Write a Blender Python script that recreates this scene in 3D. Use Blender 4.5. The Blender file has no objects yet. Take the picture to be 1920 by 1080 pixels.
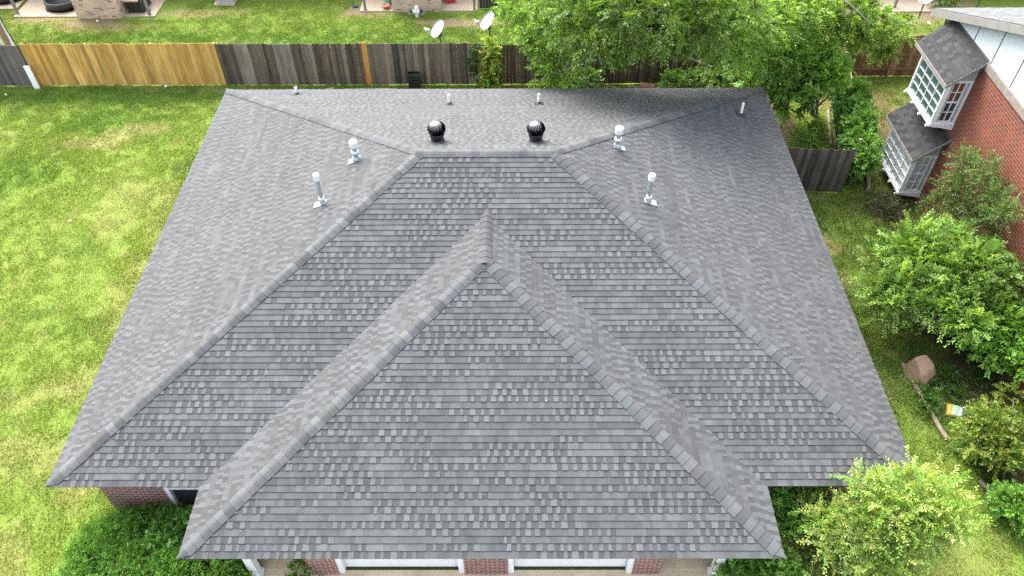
import bpy, math, random
import numpy as np
from mathutils import Vector, Matrix

random.seed(7)
RNG = np.random.default_rng(7)
SC = bpy.context.scene
COL = SC.collection

# ------------------------------------------------------------------ camera
CAM = np.array([9.9527, -8.2664, 17.2196])
RX = np.array([0.99998714, 0.00127093, -0.00490919])
UP = np.array([0.00244375, 0.72748355, 0.68612077])
FW = np.array([-0.00444337, 0.68612394, -0.72747109])
FPX = 1465.04
cd = bpy.data.cameras.new('camera')
cd.sensor_width = 36.0
cd.lens = FPX / 1920 * 36.0
cd.clip_start = 0.1
cd.clip_end = 2000
cam = bpy.data.objects.new('camera', cd)
COL.objects.link(cam)
cam.matrix_world = Matrix(((RX[0], UP[0], -FW[0], CAM[0]), (RX[1], UP[1], -FW[1], CAM[1]),
                           (RX[2], UP[2], -FW[2], CAM[2]), (0, 0, 0, 1)))
SC.camera = cam

# ------------------------------------------------------------------ sky, sun, exposure
SUN_EL, SUN_AZ = math.radians(50), math.radians(-30)     # azimuth from +Y, clockwise
w = bpy.data.worlds.new('World')
SC.world = w
w.use_nodes = True
nt = w.node_tree
sky = nt.nodes.new('ShaderNodeTexSky')
sky.sky_type = 'NISHITA'
sky.sun_disc = False
sky.sun_elevation = SUN_EL
sky.sun_rotation = SUN_AZ
sky.air_density = 1.0
sky.dust_density = 4.0
sky.ozone_density = 1.0
bg = nt.nodes['Background']
bg.inputs['Strength'].default_value = 0.15
hs_ = nt.nodes.new('ShaderNodeHueSaturation')      # a thin overcast greys the sky
hs_.inputs['Saturation'].default_value = .45
nt.links.new(sky.outputs[0], hs_.inputs['Color'])
nt.links.new(hs_.outputs[0], bg.inputs['Color'])
sd = bpy.data.lights.new('sun', 'SUN')
sd.energy = 1.0
sd.angle = math.radians(50)
sd.color = (1.0, 0.955, 0.89)
sun = bpy.data.objects.new('sun', sd)
COL.objects.link(sun)
sdir = Vector((math.sin(SUN_AZ) * math.cos(SUN_EL), math.cos(SUN_AZ) * math.cos(SUN_EL), math.sin(SUN_EL)))
sun.rotation_euler = sdir.to_track_quat('Z', 'Y').to_euler()
sun.location = sdir * 60
SC.view_settings.view_transform = 'Standard'
SC.view_settings.look = 'None'
SC.view_settings.exposure = 2.5
SC.view_settings.gamma = 1.0
SC.view_settings.use_curve_mapping = False
SC.cycles.max_bounces = 6
SC.cycles.diffuse_bounces = 3
SC.cycles.glossy_bounces = 2
SC.cycles.transmission_bounces = 3
SC.cycles.transparent_max_bounces = 6
SC.cycles.use_denoising = False


def at(px, py, z):
    """point at height z on the sight line of photograph pixel (px, py): used while surveying the site"""
    d = FW + RX * (px - 960) / FPX + UP * (540 - py) / FPX
    return CAM + d * (z - CAM[2]) / d[2]


# ------------------------------------------------------------------ mesh helpers
class MB:
    def __init__(s):
        s.v = []; s.f = []; s.c = []; s.uv = []; s.m = []

    def face(s, pts, col=None, uv=None, mat=0):
        i = len(s.v)
        s.v += [tuple(p) for p in pts]
        s.f.append(tuple(range(i, i + len(pts))))
        s.c.append(col if col is not None else (1, 1, 1))
        s.uv += list(uv) if uv is not None else [(0, 0)] * len(pts)
        s.m.append(mat)

    def hexa(s, b, t, col=None, mat=0):
        """eight corners: bottom ring b (ccw from above), top ring t"""
        def q(p0, p1, p2, p3):
            P = [np.array(p0, float), np.array(p1, float), np.array(p2, float), np.array(p3, float)]
            n = np.cross(P[1] - P[0], P[2] - P[0])
            if abs(n[2]) > max(abs(n[0]), abs(n[1])):
                uv = [(p[0], p[1]) for p in P]
            elif abs(n[0]) > abs(n[1]):
                uv = [(p[1], p[2]) for p in P]
            else:
                uv = [(p[0], p[2]) for p in P]
            s.face(P, col, uv, mat)
        q(b[3], b[2], b[1], b[0]); q(*t)
        for i in range(4):
            j = (i + 1) % 4
            q(b[i], b[j], t[j], t[i])

    def box(s, x0, x1, y0, y1, z0, z1, col=None, mat=0):
        s.hexa([(x0, y0, z0), (x1, y0, z0), (x1, y1, z0), (x0, y1, z0)],
               [(x0, y0, z1), (x1, y0, z1), (x1, y1, z1), (x0, y1, z1)], col, mat)

    def beam(s, p, q, w, h, col=None, up=(0, 0, 1)):
        p = np.array(p, float); q = np.array(q, float)
        d = q - p; d /= np.linalg.norm(d)
        u = np.array(up, float)
        if abs(d @ u) > .97: u = np.array((0, 1., 0))
        sx = np.cross(d, u); sx /= np.linalg.norm(sx)
        sz = np.cross(sx, d)
        r = [(-w / 2, -h / 2), (w / 2, -h / 2), (w / 2, h / 2), (-w / 2, h / 2)]
        s.hexa([p + sx * a + sz * b for a, b in r], [q + sx * a + sz * b for a, b in r], col)

    def tube(s, pts, rad, n=8, col=None, cap=True):
        pts = [np.array(p, float) for p in pts]
        if not hasattr(rad, '__len__'): rad = [rad] * len(pts)
        rings = []
        for i, p in enumerate(pts):
            d = pts[min(i + 1, len(pts) - 1)] - pts[max(i - 1, 0)]
            d /= (np.linalg.norm(d) + 1e-9)
            a = np.array((0, 0, 1.)) if abs(d[2]) < .9 else np.array((1., 0, 0))
            x = np.cross(d, a); x /= np.linalg.norm(x); y = np.cross(d, x)
            rings.append([p + rad[i] * (math.cos(2 * math.pi * k / n) * x + math.sin(2 * math.pi * k / n) * y) for k in range(n)])
        for a, b in zip(rings[:-1], rings[1:]):
            for k in range(n):
                l = (k + 1) % n
                s.face([a[k], a[l], b[l], b[k]], col)
        if cap:
            s.face(rings[0], col); s.face(rings[-1][::-1], col)

    def lathe(s, prof, c=(0, 0, 0), n=20, col=None):
        """profile of (radius, z) from bottom to top round a vertical axis"""
        rings = [[(c[0] + r * math.cos(2 * math.pi * k / n), c[1] + r * math.sin(2 * math.pi * k / n), c[2] + z) for k in range(n)] for r, z in prof]
        for a, b in zip(rings[:-1], rings[1:]):
            for k in range(n):
                l = (k + 1) % n
                s.face([a[k], a[l], b[l], b[k]], col)
        s.face(rings[0][::-1], col); s.face(rings[-1], col)

    def build(s, name, mats, parent=None, smooth=False, weld=False):
        off = np.array(parent['base'] if parent is not None and 'base' in parent else (0, 0, 0), float)
        me = bpy.data.meshes.new(name)
        v = np.array(s.v, float) - off
        me.from_pydata(v.tolist(), [], s.f)
        cl = np.ones((len(me.loops), 4), np.float32)
        k = 0
        for f, c in zip(s.f, s.c):
            cl[k:k + len(f), :3] = c
            k += len(f)
        a = me.color_attributes.new('col', 'FLOAT_COLOR', 'CORNER')
        a.data.foreach_set('color', cl.ravel())
        u = me.uv_layers.new(name='UVMap')
        u.data.foreach_set('uv', np.array(s.uv, np.float32).ravel())
        if not isinstance(mats, (list, tuple)): mats = [mats]
        for m in mats: me.materials.append(m)
        if len(mats) > 1: me.polygons.foreach_set('material_index', s.m)
        if weld or smooth:
            import bmesh
            bm = bmesh.new(); bm.from_mesh(me)
            bmesh.ops.remove_doubles(bm, verts=bm.verts, dist=1e-4)
            bm.to_mesh(me); bm.free()
        if smooth:
            me.polygons.foreach_set('use_smooth', [True] * len(me.polygons))
        me.update()
        o = bpy.data.objects.new(name, me)
        COL.objects.link(o)
        if parent is not None:
            o.parent = parent
            if 'base' in parent: o['base'] = (0.0, 0.0, 0.0)
            o['base'] = [float(q) for q in off]
        return o


def np_mesh(name, verts, nper, cols, mat, parent=None):
    """many separate faces of nper vertices each, one colour per vertex"""
    off = np.array(parent['base'] if parent is not None and 'base' in parent else (0, 0, 0), float)
    n = len(verts); nf = n // nper
    me = bpy.data.meshes.new(name)
    me.vertices.add(n)
    me.vertices.foreach_set('co', (verts - off).astype(np.float32).ravel())
    me.loops.add(n)
    me.loops.foreach_set('vertex_index', np.arange(n, dtype=np.int32))
    me.polygons.add(nf)
    me.polygons.foreach_set('loop_start', np.arange(0, n, nper, dtype=np.int32))
    me.polygons.foreach_set('loop_total', np.full(nf, nper, np.int32))
    me.update(calc_edges=True)
    c = np.ones((n, 4), np.float32); c[:, :3] = cols
    a = me.color_attributes.new('col', 'FLOAT_COLOR', 'POINT')
    a.data.foreach_set('color', c.ravel())
    me.materials.append(mat)
    o = bpy.data.objects.new(name, me)
    COL.objects.link(o)
    if parent is not None:
        o.parent = parent
        o['base'] = [float(q) for q in off]
    return o


def thing(name, label, cat, loc=(0, 0, 0), group=None):
    o = bpy.data.objects.new(name, None)
    COL.objects.link(o)
    o.empty_display_size = .2
    o.location = loc
    o['base'] = [float(q) for q in loc]
    o['label'] = label; o['category'] = cat
    if group: o['group'] = group
    return o


def part(name, parent, base=None):
    """an Empty for a part that is itself made of sub-parts"""
    o = bpy.data.objects.new(name, None)
    COL.objects.link(o)
    o.empty_display_size = .1
    o.parent = parent
    pb = np.array(parent['base'])
    b = np.array(base if base is not None else pb, float)
    o.location = b - pb
    o['base'] = [float(q) for q in b]
    return o


def tag(o, label, cat, group=None):
    o['label'] = label; o['category'] = cat
    if group: o['group'] = group
    return o


def structure(o):
    o['kind'] = 'structure'
    return o


def dup(root, loc, rotz=0, label=None, parent=None, scale=1):
    r = root.copy(); COL.objects.link(r)
    r.location = loc; r.rotation_euler = (0, 0, rotz); r.scale = (scale,) * 3
    if parent is not None: r.parent = parent
    if label: r['label'] = label
    for ch in list(root.children):
        c = ch.copy(); COL.objects.link(c); c.parent = r
        for g in list(ch.children):
            d = g.copy(); COL.objects.link(d); d.parent = c
    return r


# ------------------------------------------------------------------ materials
def new_mat(name):
    m = bpy.data.materials.new(name)
    m.use_nodes = True
    n = m.node_tree
    return m, n, n.nodes['Principled BSDF']


def N(n, t, **kw):
    x = n.nodes.new(t)
    for k, v in kw.items(): setattr(x, k, v)
    return x


def mixc(n, mode, fac, a, b):
    x = N(n, 'ShaderNodeMix', data_type='RGBA', blend_type=mode)
    for sock, val in ((x.inputs[0], fac), (x.inputs[6], a), (x.inputs[7], b)):
        if isinstance(val, bpy.types.NodeSocket): n.links.new(val, sock)
        elif isinstance(val, (int, float)): sock.default_value = val
        else: sock.default_value = (*val, 1)
    return x.outputs[2]


def ramp(n, src, lo, hi, vlo, vhi):
    x = N(n, 'ShaderNodeMapRange')
    n.links.new(src, x.inputs[0])
    for i, v in enumerate((lo, hi, vlo, vhi)): x.inputs[i + 1].default_value = v
    return x.outputs[0]


def noise(n, scale, detail=3, vec=None, stretch=None, rough=.55):
    x = N(n, 'ShaderNodeTexNoise')
    x.inputs['Scale'].default_value = scale
    x.inputs['Detail'].default_value = detail
    x.inputs['Roughness'].default_value = rough
    if vec is None:
        vec = N(n, 'ShaderNodeTexCoord').outputs['Object']
    if stretch:
        mp = N(n, 'ShaderNodeMapping')
        mp.inputs['Scale'].default_value = stretch
        n.links.new(vec, mp.inputs[0]); vec = mp.outputs[0]
    n.links.new(vec, x.inputs['Vector'])
    return x.outputs[0]


def bump(n, bsdf, h, dist, strength=1.0):
    b = N(n, 'ShaderNodeBump')
    b.inputs['Distance'].default_value = dist
    b.inputs['Strength'].default_value = strength
    n.links.new(h, b.inputs['Height'])
    n.links.new(b.outputs[0], bsdf.inputs['Normal'])


def vary(n, col, src, lo, hi):
    """multiply a colour by a grey made from a 0..1 source"""
    g = ramp(n, src, .25, .75, lo, hi)
    c = N(n, 'ShaderNodeCombineColor')
    for i in range(3): n.links.new(g, c.inputs[i])
    return mixc(n, 'MULTIPLY', 1.0, col, c.outputs[0])


def attr(n):
    return N(n, 'ShaderNodeAttribute', attribute_name='col').outputs['Color']


def simple(name, col, rough=.6, metal=0.0, var=.12, vs=3.0, bmp=0.0, bs=40, use_attr=False, spec=.5):
    m, n, b = new_mat(name)
    base = attr(n) if use_attr else col
    if use_attr: base = mixc(n, 'MULTIPLY', 1.0, base, col)
    c = vary(n, base, noise(n, vs, 4), 1 - var, 1 + var)
    n.links.new(c, b.inputs['Base Color'])
    b.inputs['Roughness'].default_value = rough
    b.inputs['Metallic'].default_value = metal
    b.inputs['Specular IOR Level'].default_value = spec
    if bmp: bump(n, b, noise(n, bs, 3), bmp)
    return m


def mat_shingle(name, tint=(1, 1, 1)):
    m, n, b = new_mat(name)
    c = mixc(n, 'MULTIPLY', 1.0, attr(n), tint)
    c = vary(n, c, noise(n, 34, 4, rough=.75), .80, 1.22)
    c = vary(n, c, noise(n, .55, 4), .93, 1.07)
    c = vary(n, c, noise(n, 5, 3, rough=.65), .92, 1.08)
    c = vary(n, c, noise(n, 1, 3, None, (2.2, .5, .5), rough=.6), .96, 1.04)
    vo = N(n, 'ShaderNodeTexVoronoi'); vo.inputs['Scale'].default_value = 1.6
    n.links.new(N(n, 'ShaderNodeTexCoord').outputs['Object'], vo.inputs['Vector'])
    c = mixc(n, 'MIX', ramp(n, vo.outputs['Distance'], .012, .026, .5, 0), c, (.34, .34, .33))
    n.links.new(c, b.inputs['Base Color'])
    b.inputs['Roughness'].default_value = .88
    b.inputs['Specular IOR Level'].default_value = .3
    bump(n, b, noise(n, 90, 3, rough=.7), .004, .6)
    return m


def mat_brick(name, c1, c2, mortar, bw=.205, rh=.075, ms=.011, odd=(.10, .05, .04), oddlim=.66, stain=.18):
    m, n, b = new_mat(name)
    uv = N(n, 'ShaderNodeUVMap', uv_map='UVMap').outputs[0]
    t = N(n, 'ShaderNodeTexBrick')
    n.links.new(uv, t.inputs['Vector'])
    t.inputs['Color1'].default_value = (*c1, 1)
    t.inputs['Color2'].default_value = (*c2, 1)
    t.inputs['Mortar'].default_value = (*mortar, 1)
    t.inputs['Scale'].default_value = 1.0
    t.inputs['Mortar Size'].default_value = ms
    t.inputs['Mortar Smooth'].default_value = .12
    t.inputs['Bias'].default_value = -.1
    t.inputs['Brick Width'].default_value = bw
    t.inputs['Row Height'].default_value = rh
    # some bricks burnt darker: a second identical bond, black and white, picks them out
    t2 = N(n, 'ShaderNodeTexBrick')
    n.links.new(uv, t2.inputs['Vector'])
    t2.inputs['Color1'].default_value = (0, 0, 0, 1); t2.inputs['Color2'].default_value = (1, 1, 1, 1)
    t2.inputs['Mortar'].default_value = (0, 0, 0, 1)
    t2.inputs['Scale'].default_value = 1.0
    t2.inputs['Mortar Size'].default_value = ms
    t2.inputs['Brick Width'].default_value = bw
    t2.inputs['Row Height'].default_value = rh
    pick = ramp(n, t2.outputs['Color'], oddlim, oddlim + .12, 0, .75)
    c = mixc(n, 'MIX', pick, t.outputs['Color'], odd)
    c = vary(n, c, noise(n, 1.6, 4, uv), 1 - stain, 1 + stain)
    c = vary(n, c, noise(n, 22, 3, uv), .85, 1.15)
    n.links.new(c, b.inputs['Base Color'])
    b.inputs['Roughness'].default_value = .85
    inv = N(n, 'ShaderNodeMath', operation='SUBTRACT')
    inv.inputs[0].default_value = 1.0
    n.links.new(t.outputs['Fac'], inv.inputs[1])
    bump(n, b, inv.outputs[0], .006)
    return m


def mat_leaf(name, trans=.40, rough=.5):
    m, n, b = new_mat(name)
    out = n.nodes['Material Output']
    c = attr(n)
    n.links.new(c, b.inputs['Base Color'])
    b.inputs['Roughness'].default_value = rough
    b.inputs['Specular IOR Level'].default_value = .35
    tr = N(n, 'ShaderNodeBsdfTranslucent')
    tc = mixc(n, 'MULTIPLY', 1.0, c, (1.25, 1.2, .55))
    n.links.new(tc, tr.inputs['Color'])
    mx = N(n, 'ShaderNodeMixShader')
    mx.inputs[0].default_value = trans
    n.links.new(b.outputs[0], mx.inputs[1]); n.links.new(tr.outputs[0], mx.inputs[2])
    n.links.new(mx.outputs[0], out.inputs['Surface'])
    return m


def mat_board(name, var=.22):
    m, n, b = new_mat(name)
    c = attr(n)
    c = vary(n, c, noise(n, 1, 5, None, (30, 30, 1.2), rough=.7), 1 - var * 1.9, 1 + var * 2.1)
    c = vary(n, c, noise(n, 1, 4, None, (5, 5, 1.1)), 1 - var, 1 + var)
    n.links.new(c, b.inputs['Base Color'])
    b.inputs['Roughness'].default_value = .85
    b.inputs['Specular IOR Level'].default_value = .2
    bump(n, b, noise(n, 1, 4, None, (60, 60, 2)), .004)
    return m


def mat_glass(name, col, rough=.06):
    m, n, b = new_mat(name)
    c = vary(n, col, noise(n, 1.3, 3), .75, 1.25)
    n.links.new(c, b.inputs['Base Color'])
    b.inputs['Roughness'].default_value = rough
    b.inputs['Specular IOR Level'].default_value = .8
    return m


def mat_ground():
    m, n, b = new_mat('lawn_soil')
    c = attr(n)
    c = vary(n, c, noise(n, 14, 5, rough=.75), .62, 1.3)
    c = vary(n, c, noise(n, 55, 3, rough=.7), .7, 1.25)
    n.links.new(c, b.inputs['Base Color'])
    b.inputs['Roughness'].default_value = .95
    b.inputs['Specular IOR Level'].default_value = .1
    bump(n, b, noise(n, 22, 4, rough=.7), .03)
    return m


def mat_concrete(name, col, stain=.25, scale=1.2):
    m, n, b = new_mat(name)
    c = vary(n, col, noise(n, scale, 6, rough=.68), 1 - stain, 1 + stain * .8)
    c = vary(n, c, noise(n, 18, 4, rough=.7), .86, 1.12)
    n.links.new(c, b.inputs['Base Color'])
    b.inputs['Roughness'].default_value = .9
    bump(n, b, noise(n, 70, 3), .003)
    return m


M_SH = mat_shingle('roof_shingles')
M_SHD = mat_shingle('dark_shingles')
M_WHITE = simple('white_paint', (.66, .67, .68), .45, var=.05)
M_TRIM = simple('aged_trim_paint', (.18, .172, .16), .6, var=.16, vs=4)
M_GREYTRIM = simple('grey_casing', (.30, .31, .32), .55, var=.1)
M_PANEL = simple('white_panel_siding', (.47, .52, .54), .55, var=.03, vs=.6)
M_DARKGAP = simple('dark_batten', (.06, .065, .07), .7)
M_BRICK = mat_brick('house_brick', (.165, .030, .021), (.115, .023, .017), (.34, .29, .265), odd=(.075, .028, .024), oddlim=.72)
M_BRICKN = mat_brick('red_orange_brick', (.150, .028, .010), (.102, .020, .008), (.22, .12, .08), bw=.225, rh=.092, ms=.0105, odd=(.09, .03, .02), oddlim=.8)
M_BRICKB = mat_brick('pale_buff_brick', (.56, .385, .285), (.43, .285, .21), (.48, .40, .33), odd=(.05, .04, .04), oddlim=.80, bw=.20, rh=.075)
M_CONC = mat_concrete('driveway_concrete', (.52, .42, .29))
M_PATIO = mat_concrete('patio_concrete', (.36, .285, .205), .14)
M_LEAF = mat_leaf('leaf')
M_GRASSM = mat_leaf('grass_blade', .25, .6)
M_BARK = simple('bark', (.12, .10, .085), .9, var=.3, vs=9, bmp=.01, bs=25)
M_PALEBARK = simple('pale_bark', (.30, .26, .22), .85, var=.25, vs=9, bmp=.006, bs=25)
M_BOARD = mat_board('fence_board')
M_GALV = simple('galvanised_pipe', (.34, .39, .42), .42, .6, var=.12, vs=8)
M_CAPW = simple('white_vent_cap', (.55, .56, .56), .4, var=.04)
M_BLACKM = simple('black_vent_metal', (.012, .012, .013), .22, .0, var=.2, spec=1.0)
M_TURB = simple('turbine_metal', (1, 1, 1), .3, 1.0, var=.1, use_attr=True)
M_BLACKR = simple('black_rubber', (.018, .018, .02), .5, var=.25)
M_PLASTIC = simple('white_plastic', (.78, .78, .77), .35, var=.04)
M_DISH = simple('dish_grey_white', (.40, .41, .42), .4, var=.05)
M_DARKMETAL = simple('dark_grey_metal', (.06, .065, .07), .5, .3)
M_ROCK = simple('sandstone', (.20, .135, .088), .85, var=.22, vs=3.5, bmp=.03, bs=6)
M_GLASSG = mat_glass('green_tinted_glass', (.045, .085, .072))
M_GLASSD = mat_glass('dark_screen_glass', (.035, .036, .045), .3)
M_GLASSB = mat_glass('curtained_glass', (.34, .385, .37), .3)
M_GLASSR = mat_glass('red_tinted_glass', (.13, .055, .04), .2)
M_GROUND = mat_ground()
M_ATTR = simple('painted_items', (1, 1, 1), .6, var=.1, vs=6, use_attr=True)
M_ATTRG = simple('glossy_printed_plastic', (1, 1, 1), .35, var=.06, vs=9, use_attr=True)


# ------------------------------------------------------------------ ground: colour map from patches
def vnoise(x, y, scale, seed):
    r = np.random.default_rng(seed)
    g = r.random((128, 128))
    u = x * scale + 1000.3; v = y * scale + 1000.7
    i = np.floor(u).astype(int); j = np.floor(v).astype(int)
    fu = u - i; fv = v - j
    fu = fu * fu * (3 - 2 * fu); fv = fv * fv * (3 - 2 * fv)
    a = g[i % 128, j % 128]; b = g[(i + 1) % 128, j % 128]; c = g[i % 128, (j + 1) % 128]; d = g[(i + 1) % 128, (j + 1) % 128]
    return (a * (1 - fu) + b * fu) * (1 - fv) + (c * (1 - fu) + d * fu) * fv


def fbm(x, y, scale, seed, oct=4):
    s = 0; a = 1; t = 0
    for k in range(oct):
        s = s + a * vnoise(x, y, scale * 2 ** k, seed + k); t += a; a *= .55
    return s / t


def smooth(x, a, b):
    t = np.clip((x - a) / (b - a), 0, 1)
    return t * t * (3 - 2 * t)


GREEN = np.array((.155, .228, .036)); LUSH = np.array((.080, .175, .022)); YELLOW = np.array((.175, .238, .042))
STRAW = np.array((.30, .245, .115)); DIRT = np.array((.235, .170, .115)); MULCH = np.array((.060, .043, .030)); DEEP = np.array((.045, .085, .016))
# patches: x, y, rx, ry, strength
P_STRAW = [(-5.5, 15.5, 1.6, .7, .55), (-4.0, 16.2, 1.0, .5, .5), (-3.0, 2.0, 1.6, .8, .3), (-1.0, 1.6, .9, .9, .4), (-2.6, 4.2, 1.2, .7, .3), (-2.2, -.6, 1.2, .9, .35),
           (23.2, 15.6, 1.3, 1.7, 1.0), (23.6, 17.6, 1.9, 1.2, .8), (19.4, -1.2, .7, .7, .3), (20.2, -.6, .6, 1.0, .25),
           (19.7, 9.6, .8, .6, .6), (20.1, 8.2, .5, .4, .4), (-2, 12, 3, 2, .25), (-1.2, 8, 1.2, 2.5, .35), (-8.5, 24.0, 2.6, .5, .7), (-4.5, 25.2, 2.2, .5, .7), (3.4, 25.1, 2.0, .5, .6),
           (8.0, 24.3, 2.6, .45, .8), (26.8, 22.8, 2.0, .5, .6), (-11.5, 24.6, 1.5, .5, .8)]
P_DIRT = [(-9.0, 24.35, 1.8, .35, .7), (-11.8, 25.3, 1.5, .5, .8), (7.4, 24.2, 2.2, .35, .75), (27.5, 25.3, 3.5, 1.4, .95), (22.55, 13.4, .45, .9, .8), (15.0, 17.6, 2.2, 1.0, .9), (18.9, 16.6, 1.6, 2.2, .85), (9.0, 18.5, .9, .4, .6),
          (20.0, 12.1, .7, .12, .8), (22.3, 17.0, .5, .5, .5), (20.5, 14.5, 1.3, .5, .3), (1.6, 18.8, 5.5, .18, .6), (22.7, 15.0, .3, 1.4, .5), (3.0, 25.4, .9, .5, .8)]
P_MULCH = [(22.6, 11.2, .8, 1.6, .95), (22.3, 8.0, 1.3, 2.6, .9), (22.3, 4.5, 1.15, 2.6, .85), (22.2, 1.2, .75, 1.0, .9), (15.4, -.3, 2.2, 1.2, .9), (1.5, -.6, 1.9, 1.0, .9), (22.5, -1.0, .6, 1.5, .6)]
P_LUSH = [(-6, 18.4, 8, .7, .7), (3, 18.7, 8, .5, .7), (-5.5, 16.8, 3, .8, .6), (-7.5, 13.5, 1.6, 1.2, .55), (-1.5, 13.8, 1.2, .7, .4), (0, 22, 14, 2.2, .7), (19.0, 6.0, 1.2, 5, .5), (19.6, 10.8, 1.2, 1.2, .7), (-3.0, 6.5, 1.6, .8, .35), (20.5, 13.6, 1.2, 1.2, .6), (21, 4, .5, 2.5, .5), (-4, 10.0, 1, .7, .3)]
P_YELLOW = [(-4, 9, 5, 6, .75), (-2, 3, 3, 4, .6), (19.5, .2, 1.0, 1.6, .3), (24, 16.5, 2, 3, .8), (-7, 15, 2, 2, .3)]


def patch(x, y, lst, seed):
    m = np.zeros_like(x)
    wx = (fbm(x, y, .9, seed) - .5) * 1.3; wy = (fbm(x, y, .9, seed + 9) - .5) * 1.3
    e = fbm(x, y, 2.2, seed + 20, 4)
    for (cx, cy, rx, ry, s) in lst:
        d = np.sqrt(((x + wx * min(1, rx) - cx) / rx) ** 2 + ((y + wy * min(1, ry) - cy) / ry) ** 2)
        m = np.maximum(m, s * smooth(-d + (e - .5) * 1.3, -1.15, -.45))
    return m


def ground_color(x, y):
    c = np.empty((len(x), 3)); c[:] = GREEN
    def over(k, m): c[:] = c * (1 - m[:, None]) + np.array(k)[None] * m[:, None]
    over(YELLOW, np.clip(patch(x, y, P_YELLOW, 3) + smooth(fbm(x, y, .5, 50), .52, .72) * .25, 0, 1))
    over(LUSH, patch(x, y, P_LUSH, 5) * (.6 + .4 * smooth(fbm(x, y, 1.2, 61), .35, .6)))
    over(DEEP, smooth(fbm(x, y, 1.1, 71, 5), .60, .74) * .14)
    side = smooth(x, 18.3, 18.8) * smooth(-y, -12.2, -11.8)
    over((.075, .115, .026), side * .55 * smooth(y, 1.5, 4.5))
    straw = patch(x, y, P_STRAW, 7)
    over(STRAW, np.clip(straw * .9 + smooth(fbm(x, y, 1.7, 81, 5), .60, .76) * .22, 0, 1))
    over(DIRT, patch(x, y, P_DIRT, 9))
    over(MULCH, patch(x, y, P_MULCH, 11))
    return c


def bare(x, y):
    return np.clip(patch(x, y, P_DIRT, 9) + patch(x, y, P_MULCH, 11) + .55 * patch(x, y, P_STRAW, 7), 0, 1)


fx = np.concatenate([[-400, -120, -50, -26], np.arange(-17, 33.01, .12), [40, 60, 130, 420]])
fy = np.concatenate([[-150, -60, -20], np.arange(-4, 28.01, .12), [34, 50, 120, 500]])
GX, GY = np.meshgrid(fx, fy, indexing='ij')
gz = (fbm(GX.ravel(), GY.ravel(), .35, 90, 3) - .5) * .06
near = ((GX.ravel() > 0) & (GX.ravel() < 18.6) & (GY.ravel() > -5) & (GY.ravel() < 15.3))
gz[near] = np.minimum(gz[near], 0) * .5 - .004
gz[(GY.ravel() > 24.3)] *= .3
gv = np.stack([GX.ravel(), GY.ravel(), gz], 1)
nx, ny = len(fx), len(fy)
ii, jj = np.meshgrid(np.arange(nx - 1), np.arange(ny - 1), indexing='ij')
q = np.stack([ii * ny + jj, (ii + 1) * ny + jj, (ii + 1) * ny + jj + 1, ii * ny + jj + 1], -1).reshape(-1, 4)
me = bpy.data.meshes.new('ground')
me.vertices.add(len(gv)); me.vertices.foreach_set('co', gv.astype(np.float32).ravel())
me.loops.add(q.size); me.loops.foreach_set('vertex_index', q.astype(np.int32).ravel())
me.polygons.add(len(q)); me.polygons.foreach_set('loop_start', np.arange(0, q.size, 4, dtype=np.int32))
me.polygons.foreach_set('loop_total', np.full(len(q), 4, np.int32))
me.update(calc_edges=True)
gc = np.ones((len(gv), 4), np.float32); gc[:, :3] = ground_color(gv[:, 0], gv[:, 1]) * .82
a = me.color_attributes.new('col', 'FLOAT_COLOR', 'POINT'); a.data.foreach_set('color', gc.ravel())
me.materials.append(M_GROUND)
me.polygons.foreach_set('use_smooth', [True] * len(q))
gobj = bpy.data.objects.new('ground', me); COL.objects.link(gobj); structure(gobj)


def grass_blades(n):
    reg = [(-15.5, .9, -2.2, 26.4, 1.0), (.9, 22.4, 15.0, 26.4, .75), (17.6, 23.4, -2.2, 15.0, 1.0), (22.4, 29, 13.6, 26.4, .75)]
    ar = [(x1 - x0) * (y1 - y0) * k for x0, x1, y0, y1, k in reg]
    xs, ys = [], []
    for (x0, x1, y0, y1, k), A in zip(reg, ar):
        m = int(n * A / sum(ar))
        xs.append(RNG.uniform(x0, x1, m)); ys.append(RNG.uniform(y0, y1, m))
    x = np.concatenate(xs); y = np.concatenate(ys)
    keep = RNG.random(len(x)) > bare(x, y) * 1.02
    keep &= ~((x > .5) & (x < 18) & (y > .5) & (y < 14.7))
    keep &= ~((x > 23.35) & (y < 14.5))
    keep &= ~((x > -12.6) & (y > 24.6) & (x < -5.2))
    keep &= ~((x > 2.6) & (x < 9) & (y > 25.1))
    clump = fbm(x, y, 3.2, 120, 3)
    keep &= RNG.random(len(x)) < .35 + 1.2 * smooth(clump, .3, .62)
    x, y, clump = x[keep], y[keep], clump[keep]
    m = len(x)
    h = RNG.uniform(.03, .085, m) * (.6 + clump) * (1 + .5 * patch(x, y, P_LUSH, 5))
    wd = RNG.uniform(.007, .014, m)
    th = RNG.uniform(0, 2 * np.pi, m); ln = RNG.uniform(.3, 1.5, m) * h; la = RNG.uniform(0, 2 * np.pi, m)
    z0 = np.full(m, -.02)
    b = np.stack([x, y, z0], 1); s = np.stack([np.cos(th) * wd, np.sin(th) * wd, np.zeros(m)], 1)
    t = b + np.stack([np.cos(la) * ln, np.sin(la) * ln, h + .02], 1)
    v = np.stack([b - s, b + s, t], 1).reshape(-1, 3)
    c = ground_color(x, y) * RNG.uniform(.78, 1.5, (m, 1)) * np.stack([RNG.uniform(.85, 1.2, m), np.ones(m), np.ones(m)], 1)
    o = np_mesh('grass', v, 3, np.repeat(c, 3, 0), M_GRASSM)
    o['kind'] = 'stuff'
    return o


GRASS = grass_blades(1150000)
tag(GRASS, 'short mown yellow green grass growing over the yards', 'grass')

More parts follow.
